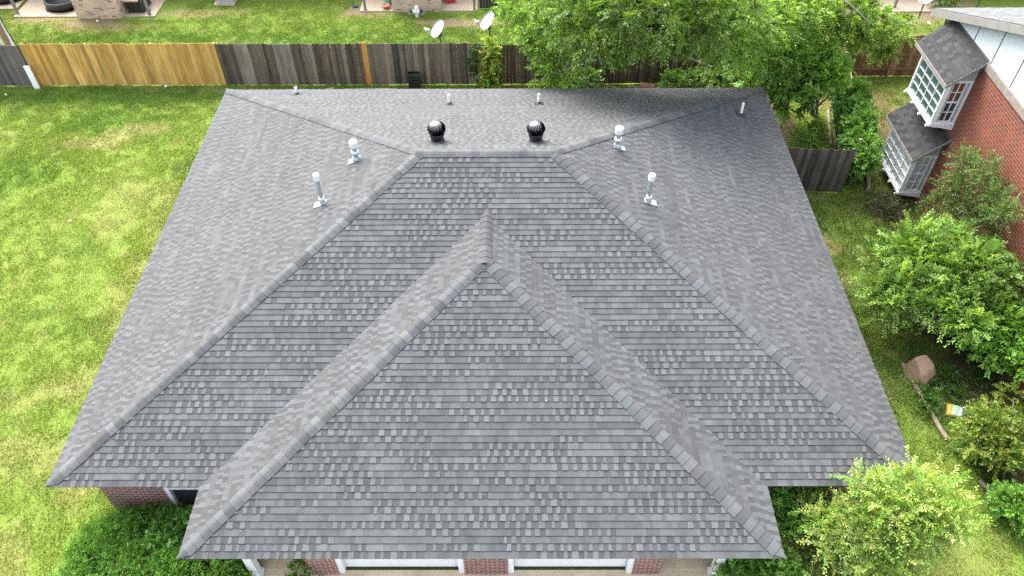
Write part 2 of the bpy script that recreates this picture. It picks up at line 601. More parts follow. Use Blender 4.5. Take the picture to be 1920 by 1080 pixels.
# ------------------------------------------------------------------ paving
mb = MB(); mb.box(4.0, 14.6, -7.5, -.80, -.10, .035); structure(mb.build('driveway', M_CONC))
mb = MB(); mb.box(4.0, 5.3, -.795, .5, -.10, .06); mb.box(13.2, 14.6, -.795, .5, -.10, .06); structure(mb.build('porch_slab', M_CONC))

# ------------------------------------------------------------------ the house
E = 2.35; W = 18.5; D = 15.188; S = .3959; WA, WB, PJ = 3.264, 15.248, 1.579
WM = (WA + WB) / 2; HW = (WB - WA) / 2; KL = math.sqrt(1 + S * S)
house = thing('brick_house', 'low red brick house under a large grey shingle hip roof with twin garage doors', 'house', (9.25, 7.6, 0))


def shingle_plane(mb, orig, e, g, tmax, ivals, expo=.143, tones=(.046, .062, .082), seed=1, slope=S, hs=1.0, E0=None, tabs=(.065, .145), contrast=1.0):
    """courses of laminated tabs: each tab a thin wedge with its own tone, laid on a sloping plane"""
    rnd = random.Random(seed)
    kl = math.sqrt(1 + slope * slope)
    orig = np.array(orig, float); e = np.array(e, float); g = np.array(g, float)
    nrm = np.array([-g[0] * slope, -g[1] * slope, 1.0]) / kl
    up = np.array([g[0], g[1], slope])
    def pt(u, t, h): return orig + e * u + up * t + nrm * h
    dt = expo / kl
    k = 0
    dk, md, lt = tones
    while k * dt < tmax - .005:
        t0 = k * dt; t1 = min(t0 + dt, tmax); t2 = min(t1 + .02, tmax)
        rowj = rnd.uniform(-.004, .004)
        rowtone = rnd.uniform(.93, 1.07)
        for lo, hi in ivals(t0):
            nxt = None
            for l2, h2 in ivals(t2):
                if min(hi, h2) - max(lo, l2) > -.3: nxt = (l2, h2) if nxt is None or abs(l2 - lo) + abs(h2 - hi) < abs(nxt[0] - lo) + abs(nxt[1] - hi) else nxt
            if nxt is None: nxt = ((lo + hi) / 2, (lo + hi) / 2)
            u = lo - rnd.uniform(0, .3)
            mode = 0; left = 0; tooth = 0; basetone = md
            while u < hi:
                if left <= 0:
                    if rnd.random() < .45 * contrast: mode = 1; left = rnd.randint(4, 12)
                    else: mode = 0; left = rnd.randint(3, 10)
                    basetone = md * rnd.uniform(.86, 1.10)
                left -= 1; tooth ^= 1
                w_ = rnd.uniform(*tabs)
                if mode == 1:
                    tone = lt * rnd.uniform(.80, 1.05) if tooth else dk * rnd.uniform(.9, 1.12)
                    h = .016 if tooth else .009
                    sk = .008 if tooth else -.008
                else:
                    w_ *= rnd.choice((1, 1.1, 1.4))
                    tone = basetone * rnd.uniform(.80, 1.22); h = .013; sk = 0
                h *= hs
                tone *= rowtone
                a0, b0 = max(u, lo), min(u + w_, hi)
                if b0 - a0 > .004:
                    a1 = min(max(u + sk, nxt[0]), nxt[1]); b1 = min(max(u + w_ - sk, nxt[0]), nxt[1])
                    if u <= lo: a1 = nxt[0] if nxt[0] > lo else max(a1, nxt[0])
                    if u + w_ >= hi: b1 = nxt[1] if nxt[1] < hi else min(b1, nxt[1])
                    if b1 < a1: a1 = b1 = (a1 + b1) / 2
                    tt = t0 + rowj if k else t0
                    p0, p1, p2, p3 = pt(a0, tt, h), pt(b0, tt, h), pt(b1, t2, .002), pt(a1, t2, .002)
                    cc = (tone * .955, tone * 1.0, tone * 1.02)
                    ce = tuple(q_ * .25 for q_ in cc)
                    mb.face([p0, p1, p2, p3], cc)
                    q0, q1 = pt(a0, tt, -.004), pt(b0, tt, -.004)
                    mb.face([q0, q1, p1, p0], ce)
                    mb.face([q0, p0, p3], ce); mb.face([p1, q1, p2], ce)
                u += w_
        k += 1


def caps(mb, p0, p1, n1, n2, seed=1, expo=.2, wd=.155, tone=(.050, .086)):
    """overlapping cap shingles bent over a hip or ridge, from the low end p0 to the high end p1"""
    rnd = random.Random(seed)
    p0 = np.array(p0, float); p1 = np.array(p1, float)
    L = np.linalg.norm(p1 - p0); d = (p1 - p0) / L
    n1 = np.array(n1, float); n2 = np.array(n2, float)
    n1 /= np.linalg.norm(n1); n2 /= np.linalg.norm(n2)
    s1 = np.cross(d, n1); s1 *= (1 if s1[2] < 0 else -1); s2 = np.cross(d, n2); s2 *= (1 if s2[2] < 0 else -1)
    if abs(s1[2]) < 1e-6 or abs(s2[2]) < 1e-6: pass
    nm = (n1 + n2); nm /= np.linalg.norm(nm)
    def section(a, h, sp):
        c = p0 + d * a
        return [c + s1 * wd * sp + n1 * h, c + s1 * wd * .45 * sp + n1 * (h + .012), c + s1 * wd * .15 + nm * (h + .016),
                c + s2 * wd * .15 + nm * (h + .016), c + s2 * wd * .45 * sp + n2 * (h + .012), c + s2 * wd * sp + n2 * h]
    hip = d[2] > .05
    a = .0 if hip else -.03
    while a < L - .02:
        b = min(a + expo * 1.25, L + .03)
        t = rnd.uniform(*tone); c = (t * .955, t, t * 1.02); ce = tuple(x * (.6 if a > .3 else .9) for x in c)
        sp = rnd.uniform(.95, 1.05)
        sa = min(sp, .04 + a * 1.0 / wd) if hip else sp; sb = min(sp, .04 + b / wd) if hip else sp
        A = section(a, .027, sa); B = section(b, .015, sb)
        for i in range(5):
            mb.face([A[i], A[i + 1], B[i + 1], B[i]], tuple(x * rnd.uniform(.95, 1.05) for x in c))
        A0 = section(a, .004, sa); B0 = section(b, .004, sb)
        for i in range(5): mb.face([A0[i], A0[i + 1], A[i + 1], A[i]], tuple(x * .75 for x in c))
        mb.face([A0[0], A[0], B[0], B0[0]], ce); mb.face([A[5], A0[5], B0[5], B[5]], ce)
        a += expo


nL, nR, nF, nB = (-S, 0, 1), (S, 0, 1), (0, -S, 1), (0, S, 1)
rf = MB()
VX = .10
# deck under the shingles, edges and underside
dk = (.03, .03, .03)
def zr(t): return E + S * t
H2 = D / 2
o_ = -.006
def P3(x, y, t): return (x, y, zr(t) + o_)
rf.face([P3(0, 0, 0), P3(WA, 0, 0), P3(WM, HW, HW), P3(H2, H2, H2)], dk)
rf.face([P3(WB, 0, 0), P3(W, 0, 0), P3(W - H2, H2, H2), P3(WM, HW, HW)], dk)
rf.face([P3(WM, HW, HW), P3(W - H2, H2, H2), P3(H2, H2, H2)], dk)
rf.face([P3(W, D, 0), P3(0, D, 0), P3(H2, H2, H2), P3(W - H2, H2, H2)], dk)
rf.face([P3(0, D, 0), P3(0, 0, 0), P3(H2, H2, H2)], dk)
rf.face([P3(W, 0, 0), P3(W, D, 0), P3(W - H2, H2, H2)], dk)
rf.face([P3(WA, -PJ, 0), P3(WB, -PJ, 0), P3(WM, -PJ + HW, HW)], dk)
rf.face([P3(WA, 0, 0), P3(WA, -PJ, 0), P3(WM, -PJ + HW, HW), P3(WM, HW, HW)], dk)
rf.face([P3(WB, -PJ, 0), P3(WB, 0, 0), P3(WM, HW, HW), P3(WM, -PJ + HW, HW)], dk)
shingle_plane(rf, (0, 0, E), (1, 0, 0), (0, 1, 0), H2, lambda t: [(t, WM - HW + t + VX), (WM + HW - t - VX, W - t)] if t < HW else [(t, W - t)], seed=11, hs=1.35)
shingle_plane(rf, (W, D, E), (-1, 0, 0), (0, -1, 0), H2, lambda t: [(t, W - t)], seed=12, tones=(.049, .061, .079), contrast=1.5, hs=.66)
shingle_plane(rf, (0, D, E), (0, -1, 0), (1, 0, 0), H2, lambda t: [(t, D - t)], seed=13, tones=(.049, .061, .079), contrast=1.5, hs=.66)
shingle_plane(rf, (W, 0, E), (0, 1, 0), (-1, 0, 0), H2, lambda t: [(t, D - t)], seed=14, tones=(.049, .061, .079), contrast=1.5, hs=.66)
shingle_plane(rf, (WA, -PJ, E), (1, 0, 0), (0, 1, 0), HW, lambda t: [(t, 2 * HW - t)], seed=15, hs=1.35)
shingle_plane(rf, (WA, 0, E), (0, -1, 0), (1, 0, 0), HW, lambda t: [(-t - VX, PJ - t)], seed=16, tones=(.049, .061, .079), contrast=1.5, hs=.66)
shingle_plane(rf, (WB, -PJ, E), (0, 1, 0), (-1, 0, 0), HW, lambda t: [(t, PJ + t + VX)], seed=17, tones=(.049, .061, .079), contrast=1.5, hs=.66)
roof = rf.build('roof', M_SH, house)
z0 = E + .004
for i, (a_, b_, m1, m2) in enumerate([((0, 0, z0), (H2, H2, zr(H2)), nL, nF), ((W, 0, z0), (W - H2, H2, zr(H2)), nR, nF), ((0, D, z0), (H2, H2, zr(H2)), nL, nB), ((W, D, z0), (W - H2, H2, zr(H2)), nR, nB),
                                      ((H2 - .1, H2, zr(H2)), (W - H2 + .1, H2, zr(H2)), nF, nB), ((WA, -PJ, z0), (WM, -PJ + HW, zr(HW)), nL, nF), ((WB, -PJ, z0), (WM, -PJ + HW, zr(HW)), nR, nF),
                                      ((WM, -PJ + HW - .1, zr(HW)), (WM, HW + .12, zr(HW)), nL, nR)]):
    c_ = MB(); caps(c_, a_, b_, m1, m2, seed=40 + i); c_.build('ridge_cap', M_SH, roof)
fs = MB()
for (x0, y0), (x1, y1) in [((0, 0), (WA, 0)), ((WA, 0), (WA, -PJ)), ((WA, -PJ), (WB, -PJ)), ((WB, -PJ), (WB, 0)), ((WB, 0), (W, 0)), ((W, 0), (W, D)), ((W, D), (0, D)), ((0, D), (0, 0))]:
    d_ = np.array((x1 - x0, y1 - y0)); d_ = d_ / np.linalg.norm(d_); nn = np.array((-d_[1], d_[0])) * .022
    i0 = np.array((x0, y0)) + nn * 4 + d_ * .11; i1 = np.array((x1, y1)) + nn * 4 - d_ * .11
    j0, j1 = i0 + nn, i1 + nn
    fs.hexa([(*i0, E - .17), (*i1, E - .17), (*j1, E - .17), (*j0, E - .17)], [(*i0, E - .012), (*i1, E - .012), (*j1, E - .012), (*j0, E - .012)])
fs.build('fascia', simple('grey_fascia', (.07, .07, .072), .6), roof)
sf = MB()
zs = E - .155
sf.face([(0.1, 0.1, zs), (0.1, D - .1, zs), (W - .1, D - .1, zs), (W - .1, 0.1, zs)])
sf.face([(WA + .1, -PJ + .1, zs), (WA + .1, .1, zs), (WB - .1, .1, zs), (WB - .1, -PJ + .1, zs)])
sf.build('soffit', M_WHITE, roof)

GY0 = -.90
wl = MB()
wl.box(.55, 2.0, .55, .75, 0, zs - .002)
wl.box(2.0, 3.5, .55, .75, 0, .25); wl.box(2.0, 3.5, .55, .75, 2.05, zs - .002)
wl.box(3.5, 5.36, .55, .75, 0, zs - .002); wl.box(13.15, 17.95, .55, .75, 0, zs - .002)
wl.box(.55, .75, .75, 14.62, 0, zs - .002); wl.box(17.75, 17.95, .75, 14.62, 0, zs - .002); wl.box(.75, 17.75, 14.42, 14.62, 0, zs - .002)
for a_, b_ in ((5.36, 5.98), (8.80, 9.77), (12.55, 13.15)): wl.box(a_, b_, GY0, GY0 + .25, 0, zs - .002)
for a_, b_ in ((5.98, 8.80), (9.77, 12.55)): wl.box(a_, b_, GY0, GY0 + .25, 2.13, zs - .002)
wl.box(5.36, 5.56, GY0 + .25, .55, 0, zs - .002); wl.box(12.95, 13.15, GY0 + .25, .55, 0, zs - .002)
wl.build('wall', M_BRICK, house)
for a_, b_ in ((5.98, 8.80), (9.77, 12.55)):
    gd = part('garage_door', house, ((a_ + b_) / 2, GY0 + .17, 0))
    m_ = MB(); y_ = GY0 + .17
    npn = 4
    for r_ in range(npn):
        za, zb = .02 + r_ * .525, .02 + (r_ + 1) * .525 - .008
        m_.box(a_ + .14, b_ - .14, y_, y_ + .04, za, zb)
        for q_ in range(4):
            xa = a_ + .2 + q_ * (b_ - a_ - .34) / 4; xb = xa + (b_ - a_ - .34) / 4 - .08
            m_.box(xa, xb, y_ - .008, y_, za + .08, zb - .08)
    m_.build('door_panel', M_WHITE, gd)
    m_ = MB()
    m_.box(a_, a_ + .13, GY0 + .03, GY0 + .22, 0.04, 2.13); m_.box(b_ - .13, b_, GY0 + .03, GY0 + .22, 0.04, 2.13); m_.box(a_ + .13, b_ - .13, GY0 + .03, GY0 + .22, 2.02, 2.13)
    m_.build('door_frame', M_WHITE, gd)
    m_ = MB(); m_.box(a_ + .13, b_ - .13, y_ - .03, y_ + .05, .036, .06); m_.build('bottom_seal', M_BLACKR, gd)
for px_ in (4.16, 14.36):
    po = MB(); y_ = -.92
    po.box(px_ - .09, px_ + .09, y_ - .09, y_ + .09, .2, zs - .14); po.box(px_ - .12, px_ + .12, y_ - .12, y_ + .12, .06, .2); po.box(px_ - .12, px_ + .12, y_ - .12, y_ + .12, zs - .14, zs - .002)
    po.build('porch_post', M_WHITE, house)
wn = part('window', house, (2.75, .6, .55))
m_ = MB()
m_.box(2.0, 2.09, .53, .70, .3, 2.05); m_.box(3.41, 3.5, .53, .70, .3, 2.05); m_.box(2.09, 3.41, .53, .70, 1.97, 2.05); m_.box(2.09, 3.41, .55, .68, 1.24, 1.30); m_.box(1.98, 3.52, .50, .70, .25, .3)
m_.build('frame', M_WHITE, wn)
m_ = MB(); m_.box(2.09, 3.41, .62, .63, .3, 1.97); m_.build('pane', M_GLASSD, wn)


def roof_z(side, x, y):
    return E + S * {'L': x, 'R': W - x, 'F': y, 'B': D - y}[side]


def flue(x, y, side, h, r, rc, collar, lean_x):
    z = roof_z(side, x, y)
    v_ = part('vent_pipe', house, (x, y, z))
    m_ = MB(); m_.lathe([(r, -.05), (r, h - .04)], (x, y, z), 16); m_.build('pipe', M_GALV, v_, smooth=False)
    m_ = MB(); m_.lathe([(rc * .92, h - .17), (rc, h - .16), (rc, h - .03), (rc * .9, h + .005), (rc * .3, h + .02)], (x, y, z), 18); m_.build('vent_cap', M_CAPW, v_)
    g = np.array({'L': (1, 0), 'R': (-1, 0)}[side]); e_ = np.array((0, 1.0))
    m_ = MB()
    def pl(a_, b_, hh): q_ = np.array((x, y)) + g * a_ + e_ * b_; return (q_[0], q_[1], z + S * a_ + hh)
    A = [pl(-.22, -.10, .022), pl(.10, -.10, .016), pl(.10, .10, .016), pl(-.22, .10, .022)]
    B = [pl(-.22, -.10, .028), pl(.10, -.10, .022), pl(.10, .10, .022), pl(-.22, .10, .028)]
    m_.hexa(A, B)
    m_.lathe([(r * 1.75, -.06), (r * 1.6, .06), (r * 1.1, .13)], (x, y, z), 18)
    m_.build('flashing', M_GALV, v_)
    m_ = MB(); zc = collar; m_.lathe([(r * 1.1, zc - .03), (r * 1.55, zc - .02), (r * 1.5, zc + .02), (r * 1.1, zc + .035)], (x, y, z), 18); m_.build('storm_collar', M_CAPW, v_)


flue(5.09, 6.81, 'L', .92, .050, .086, .17, 0)
flue(13.29, 6.78, 'R', .86, .050, .086, .17, 0)
flue(5.79, 8.22, 'L', .60, .066, .110, .27, 0)
flue(12.67, 8.72, 'R', .62, .066, .110, .27, 0)
for x, y, side, h in ((2.64, 14.45, 'B', .26), (7.88, 12.91, 'B', .34), (10.70, 12.94, 'B', .34), (17.13, 12.80, 'R', .42)):
    z = roof_z(side, x, y)
    v_ = part('plumbing_vent', house, (x, y, z))
    m_ = MB(); m_.lathe([(.042, -.04), (.042, h), (.032, h), (.032, h - .05)], (x, y, z), 14); m_.build('pipe', M_PLASTIC, v_)
    m_ = MB(); m_.lathe([(.10, -.02), (.085, .05), (.05, .08)], (x, y, z), 14)
    g = np.array({'R': (-1, 0), 'B': (0, -1)}[side]); e_ = np.array((-g[1], g[0]))
    def pl(a_, b_, hh): q_ = np.array((x, y)) + g * a_ + e_ * b_; return (q_[0], q_[1], z + S * a_ + hh)
    m_.hexa([pl(-.16, -.15, .018), pl(-.16, .15, .018), pl(.16, .15, .018), pl(.16, -.15, .018)][::-1], [pl(-.16, -.15, .024), pl(-.16, .15, .024), pl(.16, .15, .024), pl(.16, -.15, .024)][::-1])
    m_.build('boot', M_BLACKR, v_)
for x, y in ((7.91, 8.64), (10.49, 8.61)):
    z = roof_z('B', x, y)
    v_ = part('turbine_vent', house, (x, y, z))
    m_ = MB(); m_.lathe([(.185, -.10), (.185, .20), (.20, .21), (.20, .235), (.17, .24)], (x, y, z), 24)
    m_.lathe([(.195, .06), (.20, .065), (.20, .085), (.195, .09)], (x, y, z), 24)
    m_.build('base_collar', M_BLACKM, v_)
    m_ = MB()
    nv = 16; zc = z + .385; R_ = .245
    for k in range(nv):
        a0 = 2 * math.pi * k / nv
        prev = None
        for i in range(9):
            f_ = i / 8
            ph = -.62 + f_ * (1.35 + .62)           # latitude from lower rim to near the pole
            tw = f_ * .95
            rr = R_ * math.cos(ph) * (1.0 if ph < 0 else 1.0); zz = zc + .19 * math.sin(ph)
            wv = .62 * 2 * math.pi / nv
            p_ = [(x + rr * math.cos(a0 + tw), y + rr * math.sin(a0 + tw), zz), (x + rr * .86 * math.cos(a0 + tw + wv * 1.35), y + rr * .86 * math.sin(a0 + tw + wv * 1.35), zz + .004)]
            g_ = .015 + .42 * max(0, f_ - .45)  # highlight painted into the vane colour: near black below, paler towards the top
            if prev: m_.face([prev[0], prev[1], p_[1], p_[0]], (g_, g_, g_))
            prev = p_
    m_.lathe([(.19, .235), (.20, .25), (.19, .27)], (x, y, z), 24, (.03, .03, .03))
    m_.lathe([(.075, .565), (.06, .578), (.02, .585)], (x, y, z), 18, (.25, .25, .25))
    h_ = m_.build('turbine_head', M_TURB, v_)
    m_ = MB(); m_.lathe([(.10, .24), (.15, .32), (.155, .40), (.12, .5), (.05, .55)], (x, y, z), 16); m_.build('turbine_core', M_BLACKR, v_)

# ------------------------------------------------------------------ neighbouring brick house with bays
NX = 23.40
nb = thing('brick_house', 'two storey orange red brick house with white gable panels and stacked bay windows', 'house', (29, 7.4, 0))
TZ0, TZ1 = 5.20, 5.42
NR_Y, NY1, NY0 = 7.3, 14.5, .1
RZ = TZ1 + .02
m_ = MB()
m_.box(NX, NX + .2, NY0, NY1, 0, TZ0 - .002); m_.box(NX + .2, 36, NY1 - .2, NY1, 0, TZ1); m_.box(NX + .2, 36, NY0, NY0 + .2, 0, TZ1); m_.box(35.8, 36, NY0 + .2, NY1 - .2, 0, TZ1)
m_.build('wall', M_BRICKN, nb)
m_ = MB(); m_.box(NX - .05, NX + .2, NY0 - .03, NY1 + .03, TZ0, TZ1); m_.box(NX - .03, NX + .2, NY1 + .002, NY1 + .03, 0.0, TZ0 - .001)
m_.build('frieze_board', simple('weathered_frieze', (.19, .165, .14), .7, var=.25, vs=5), nb)
rk = .403
def rake(y, off=0): return 5.36 + rk * (14.9 - y) + off if y > NR_Y else 5.36 + rk * (14.9 - NR_Y) - rk * (NR_Y - y) + off
yy = NY1 - .02
pb = [13.95, 12.73, 11.51, 10.29, 9.07, 7.85, 6.63, 5.41, 4.19, 2.97, 1.75, .5]
edges = [NY1] + pb + [NY0]
for a_, b_ in zip(edges[:-1], edges[1:]):
    a2, b2 = a_ - .031, b_ + .031
    m_ = MB()
    m_.hexa([(NX, b2, TZ1 + .001), (NX + .1, b2, TZ1 + .001), (NX + .1, a2, TZ1 + .001), (NX, a2, TZ1 + .001)],
            [(NX, b2, max(TZ1 + .01, rake(b2, -.12))), (NX + .1, b2, max(TZ1 + .01, rake(b2, -.12))), (NX + .1, a2, max(TZ1 + .01, rake(a2, -.12))), (NX, a2, max(TZ1 + .01, rake(a2, -.12)))])
    m_.build('gable_panel', M_PANEL, nb)
for b_ in pb:
    m_ = MB(); m_.box(NX + .02, NX + .09, b_ - .03, b_ + .03, TZ1 + .002, rake(b_, -.13)); m_.build('panel_joint', M_DARKGAP, nb)
rn = MB()
XE = NX - .30
for y0, y1 in ((14.95, NR_Y), (-.35, NR_Y)):
    A = [(XE, y0, rake(y0, -.10)), (36.4, y0, rake(y0, -.10)), (36.4, y1, rake(y1, -.10)), (XE, y1, rake(y1, -.10))]
    B = [(p[0], p[1], p[2] + .10) for p in A]
    if y0 > y1: A = A[::-1]; B = B[::-1]
    rn.hexa(A, B, (.12, .12, .12))
LN = 14.95 - NR_Y
shingle_plane(rn, (36.4, 14.95, rake(14.95) + .006), (-1, 0, 0), (0, -1, 0), LN, lambda t: [(0, 36.4 - XE)], seed=71, slope=rk, tones=(.09, .105, .125), tabs=(.15, .35))
shingle_plane(rn, (XE, -.35, rake(-.35) + .006), (1, 0, 0), (0, 1, 0), LN, lambda t: [(0, 36.4 - XE)], seed=72, slope=rk, tones=(.09, .105, .125), tabs=(.15, .35))
nroof = rn.build('roof', M_SH, nb)
m_ = MB()
for y0, y1 in ((14.97, NR_Y), (-.37, NR_Y)):
    s_ = 1 if y0 < y1 else -1
    A = [(XE - .03, y0, rake(y0, -.24)), (XE - .003, y0, rake(y0, -.24)), (XE - .003, y1, rake(y1, -.24)), (XE - .03, y1, rake(y1, -.24))]
    B = [(p[0], p[1], p[2] + .225) for p in A]
    if s_ < 0: A = A[::-1]; B = B[::-1]
    m_.hexa(A, B)
    A = [(XE - .003, y0, rake(y0, -.13)), (NX, y0, rake(y0, -.13)), (NX, y1, rake(y1, -.13)), (XE - .003, y1, rake(y1, -.13))]
    B = [(p[0], p[1], p[2] + .025) for p in A]
    if s_ < 0: A = A[::-1]; B = B[::-1]
    m_.hexa(A, B)
m_.build('rake_board', M_TRIM, nroof)


def bay(zb, lower):
    """a box bay: front face at XO, near side at Y0; its base at height zb"""
    XO, Y0, Y1 = 22.66, 11.84, 13.78
    b_ = part('bay_window', nb, (NX, (Y0 + Y1) / 2, zb))
    H = 1.48
    fr = MB()
    # corner posts, rails
    for y in (Y0, Y1 - .10): fr.box(XO, XO + .10, y + (0 if y == Y0 else .04), y + (.06 if y == Y0 else .10), zb, zb + H)
    fr.box(XO, XO + .10, Y0 + .06, Y1 - .06, zb, zb + .06); fr.box(XO, XO + .10, Y0 + .06, Y1 - .06, zb + H - .06, zb + H)
    for y in (Y0, Y1 - .06):
        fr.box(XO + .10, NX, y, y + .06, zb, zb + .08); fr.box(XO + .10, NX, y, y + .06, zb + H - .08, zb + H)
        fr.box(XO + .10, XO + .15, y, y + .06, zb + .08, zb + H - .08); fr.box(NX - .10, NX - .001, y, y + .06, zb + .08, zb + H - .08)
    fr.build('frame', M_WHITE, b_)
    cs = MB()
    ys = Y0 - .012
    cs.box(XO + .15, XO + .19, ys, Y0 + .05, zb + .085, zb + H - .085); cs.box(NX - .16, NX - .101, ys - .004, Y0 + .05, zb + .085, zb + H - .085)
    cs.build('side_casing', M_GREYTRIM, b_)
    mu = MB()
    ya, yb, za, zz = Y0 + .06, Y1 - .06, zb + .06, zb + H - .06
    for i in range(1, 4): q_ = ya + (yb - ya) * i / 4; mu.box(XO + .018, XO + .05, q_ - .008, q_ + .008, za, zz)
    for i in range(1, 5): q_ = za + (zz - za) * i / 5; mu.box(XO + .020, XO + .048, ya, yb, q_ - .007, q_ + .007)
    for y, sg in ((Y0, 1), (Y1 - .06, -1)):
        xa, xb = XO + .19, NX - .16
        f0 = y + .008
        zm = (zb + .08 + zb + H - .08) / 2
        mu.box(xa, xb, f0, f0 + .035, zm - .025, zm + .025)
        mu.box(xa, xa + .03, f0 + .002, f0 + .035, zb + .08, zb + H - .08); mu.box(xb - .03, xb, f0 + .002, f0 + .035, zb + .08, zb + H - .08)
        xm = (xa + xb) / 2; mu.box(xm - .011, xm + .011, f0 + .004, f0 + .03, zb + .08, zb + H - .08)
        for lo, hi in ((zb + .08, zm - .025), (zm + .025, zb + H - .08)):
            q_ = (lo + hi) / 2; mu.box(xa + .03, xb - .03, f0 + .006, f0 + .028, q_ - .011, q_ + .011)
    mu.build('muntin', M_WHITE, b_)
    g = MB(); g.box(XO + .055, XO + .065, Y0 + .06, Y1 - .06, zb + .06, zb + H - .06); g.build('front_pane', M_GLASSB if lower else M_GLASSG, b_)
    zm = zb + H / 2
    g = MB()
    for y in (Y0 + .045, Y1 - .055):
        g = MB(); g.box(XO + .15, NX - .10, y, y + .01, zm, zb + H - .08); g.build('upper_pane', M_GLASSB if lower else M_GLASSR, b_)
        g = MB(); g.box(XO + .15, NX - .10, y, y + .01, zb + .08, zm - .002); g.build('lower_pane', M_GLASSB if lower else M_GLASSD, b_)
    sh = MB()   # floor of the bay, deepening towards the wall, with rounded bracket ends under its front
    sh.hexa([(XO - .03, Y0 - .03, zb - .07), (NX - .001, Y0 - .03, zb - .22), (NX - .001, Y1 + .03, zb - .22), (XO - .03, Y1 + .03, zb - .07)],
            [(XO - .03, Y0 - .03, zb - .002), (NX - .001, Y0 - .03, zb - .002), (NX - .001, Y1 + .03, zb - .002), (XO - .03, Y1 + .03, zb - .002)])
    for k in range(4):
        y = Y0 + .03 + k * (Y1 - Y0 - .06) / 3
        sh.tube([(XO - .10, y, zb - .07), (XO + .25, y, zb - .13)], .042, 10)
    sh.build('shelf', M_WHITE, b_)
    rb = MB()
    XR0, R0, R1 = XO - .17, Y0 - .24, Y1 + .28
    zlo, zhi = zb + H + .015, zb + H + .80
    sl = (zhi - zlo) / (NX - XR0)
    A = [(XR0, R0, zlo - .06), (NX, R0, zhi - .06), (NX, R1, zhi - .06), (XR0, R1, zlo - .06)]
    B = [(p[0], p[1], p[2] + .06) for p in A]
    rb.hexa(A, B, (.05, .05, .05))
    shingle_plane(rb, (XR0, R1, zlo + .005), (0, -1, 0), (1, 0, 0), NX - XR0 - .04, lambda t: [(0, R1 - R0)], seed=80 + lower, slope=sl, tones=(.019, .026, .038), tabs=(.14, .30))
    r_ = rb.build('bay_roof', M_SHD, b_)
    t_ = MB()
    t_.box(XR0 - .025, XR0 - .002, R0 - .02, R1 + .02, zlo - .11, zlo - .005)
    for y in (R0 - .022, R1 + .002):
        A = [(XR0, y, zlo - .11), (NX - .001, y, zhi - .11), (NX - .001, y + .02, zhi - .11), (XR0, y + .02, zlo - .11)]
        t_.hexa(A, [(p[0], p[1], p[2] + .10) for p in A])
    t_.build('bay_fascia', M_TRIM, b_)
    # cheek wall filling the triangle between window head and roof
    for y in (Y0 + .002, Y1 - .052):
        cb = MB()
        A = [(XO + .02, y, zb + H + .001), (NX - .001, y, zb + H + .001), (NX - .001, y + .05, zb + H + .001), (XO + .02, y + .05, zb + H + .001)]
        t1 = zlo - .062 + sl * (XO + .02 - XR0)
        cb.hexa(A, [(XO + .02, y, t1), (NX - .001, y, zhi - .064), (NX - .001, y + .05, zhi - .064), (XO + .02, y + .05, t1)])
        cb.build('cheek_board', M_GREYTRIM, b_)


bay(.5, 1)
bay(3.2, 0)


# ------------------------------------------------------------------ fences
def boards(mb, p, q, z0, z1, tones, bw=.14, gap=.006, th=.018, lean=0.0, seed=1, wob=.03, round_top=True, hvar=.02):
    rnd = random.Random(seed)
    p = np.array(p, float); q = np.array(q, float)
    L = np.linalg.norm(q - p); d = (q - p) / L; nrm = np.array((d[1], -d[0]))
    a = 0
    while a < L - .02:
        b = min(a + bw * rnd.uniform(.92, 1.06), L)
        c = rnd.choice(tones); f = rnd.uniform(.78, 1.22); c = tuple(x * f for x in c)
        off = nrm * rnd.uniform(-.004, .004); tilt = rnd.uniform(-wob, wob) * .3
        zt = z1 + rnd.uniform(-hvar, hvar); zb_ = z0 + rnd.uniform(0, .03)
        P0 = p + d * (a + gap / 2) + off; P1 = p + d * (b - gap / 2) + off
        ln = nrm * lean
        def bx(u0, u1, v0, v1, za, zb2):
            k0 = (za - z0) / (z1 - z0); k1 = (zb2 - z0) / (z1 - z0)
            A = []; 
            for (uu, kk) in ((u0, k0), (u1, k0)): A.append((uu, kk))
            def pt(u_, k_, side): r = u_ + d * tilt * k_ + ln * k_ + nrm * (th * side); return r
            bt = [(*pt(u0, k0, 0), za), (*pt(u1, k0, 0), za), (*pt(u1, k0, -1), za), (*pt(u0, k0, -1), za)]
            tp = [(*pt(v0, k1, 0), zb2), (*pt(v1, k1, 0), zb2), (*pt(v1, k1, -1), zb2), (*pt(v0, k1, -1), zb2)]
            mb.hexa(bt, tp, c)
        if round_top:
            bx(P0, P1, P0, P1, zb_, zt - .03)
            s_ = (b - a) * .22
            bx(P0, P1, P0 + d * s_, P1 - d * s_, zt - .0295, zt)
        else:
            bx(P0, P1, P0, P1, zb_, zt)
        a = b


GREY = [(.125, .103, .084), (.085, .069, .055), (.185, .156, .130), (.06, .048, .038), (.11, .084, .06)]
CEDAR = [(.44, .265, .075), (.38, .215, .056), (.49, .315, .10), (.41, .24, .064), (.33, .175, .042)]
BROWN = [(.095, .070, .055), (.065, .05, .042), (.12, .092, .073), (.08, .062, .052)]
NBRN = [(.19, .128, .078), (.15, .10, .06), (.23, .16, .10)]
FY = 19.2


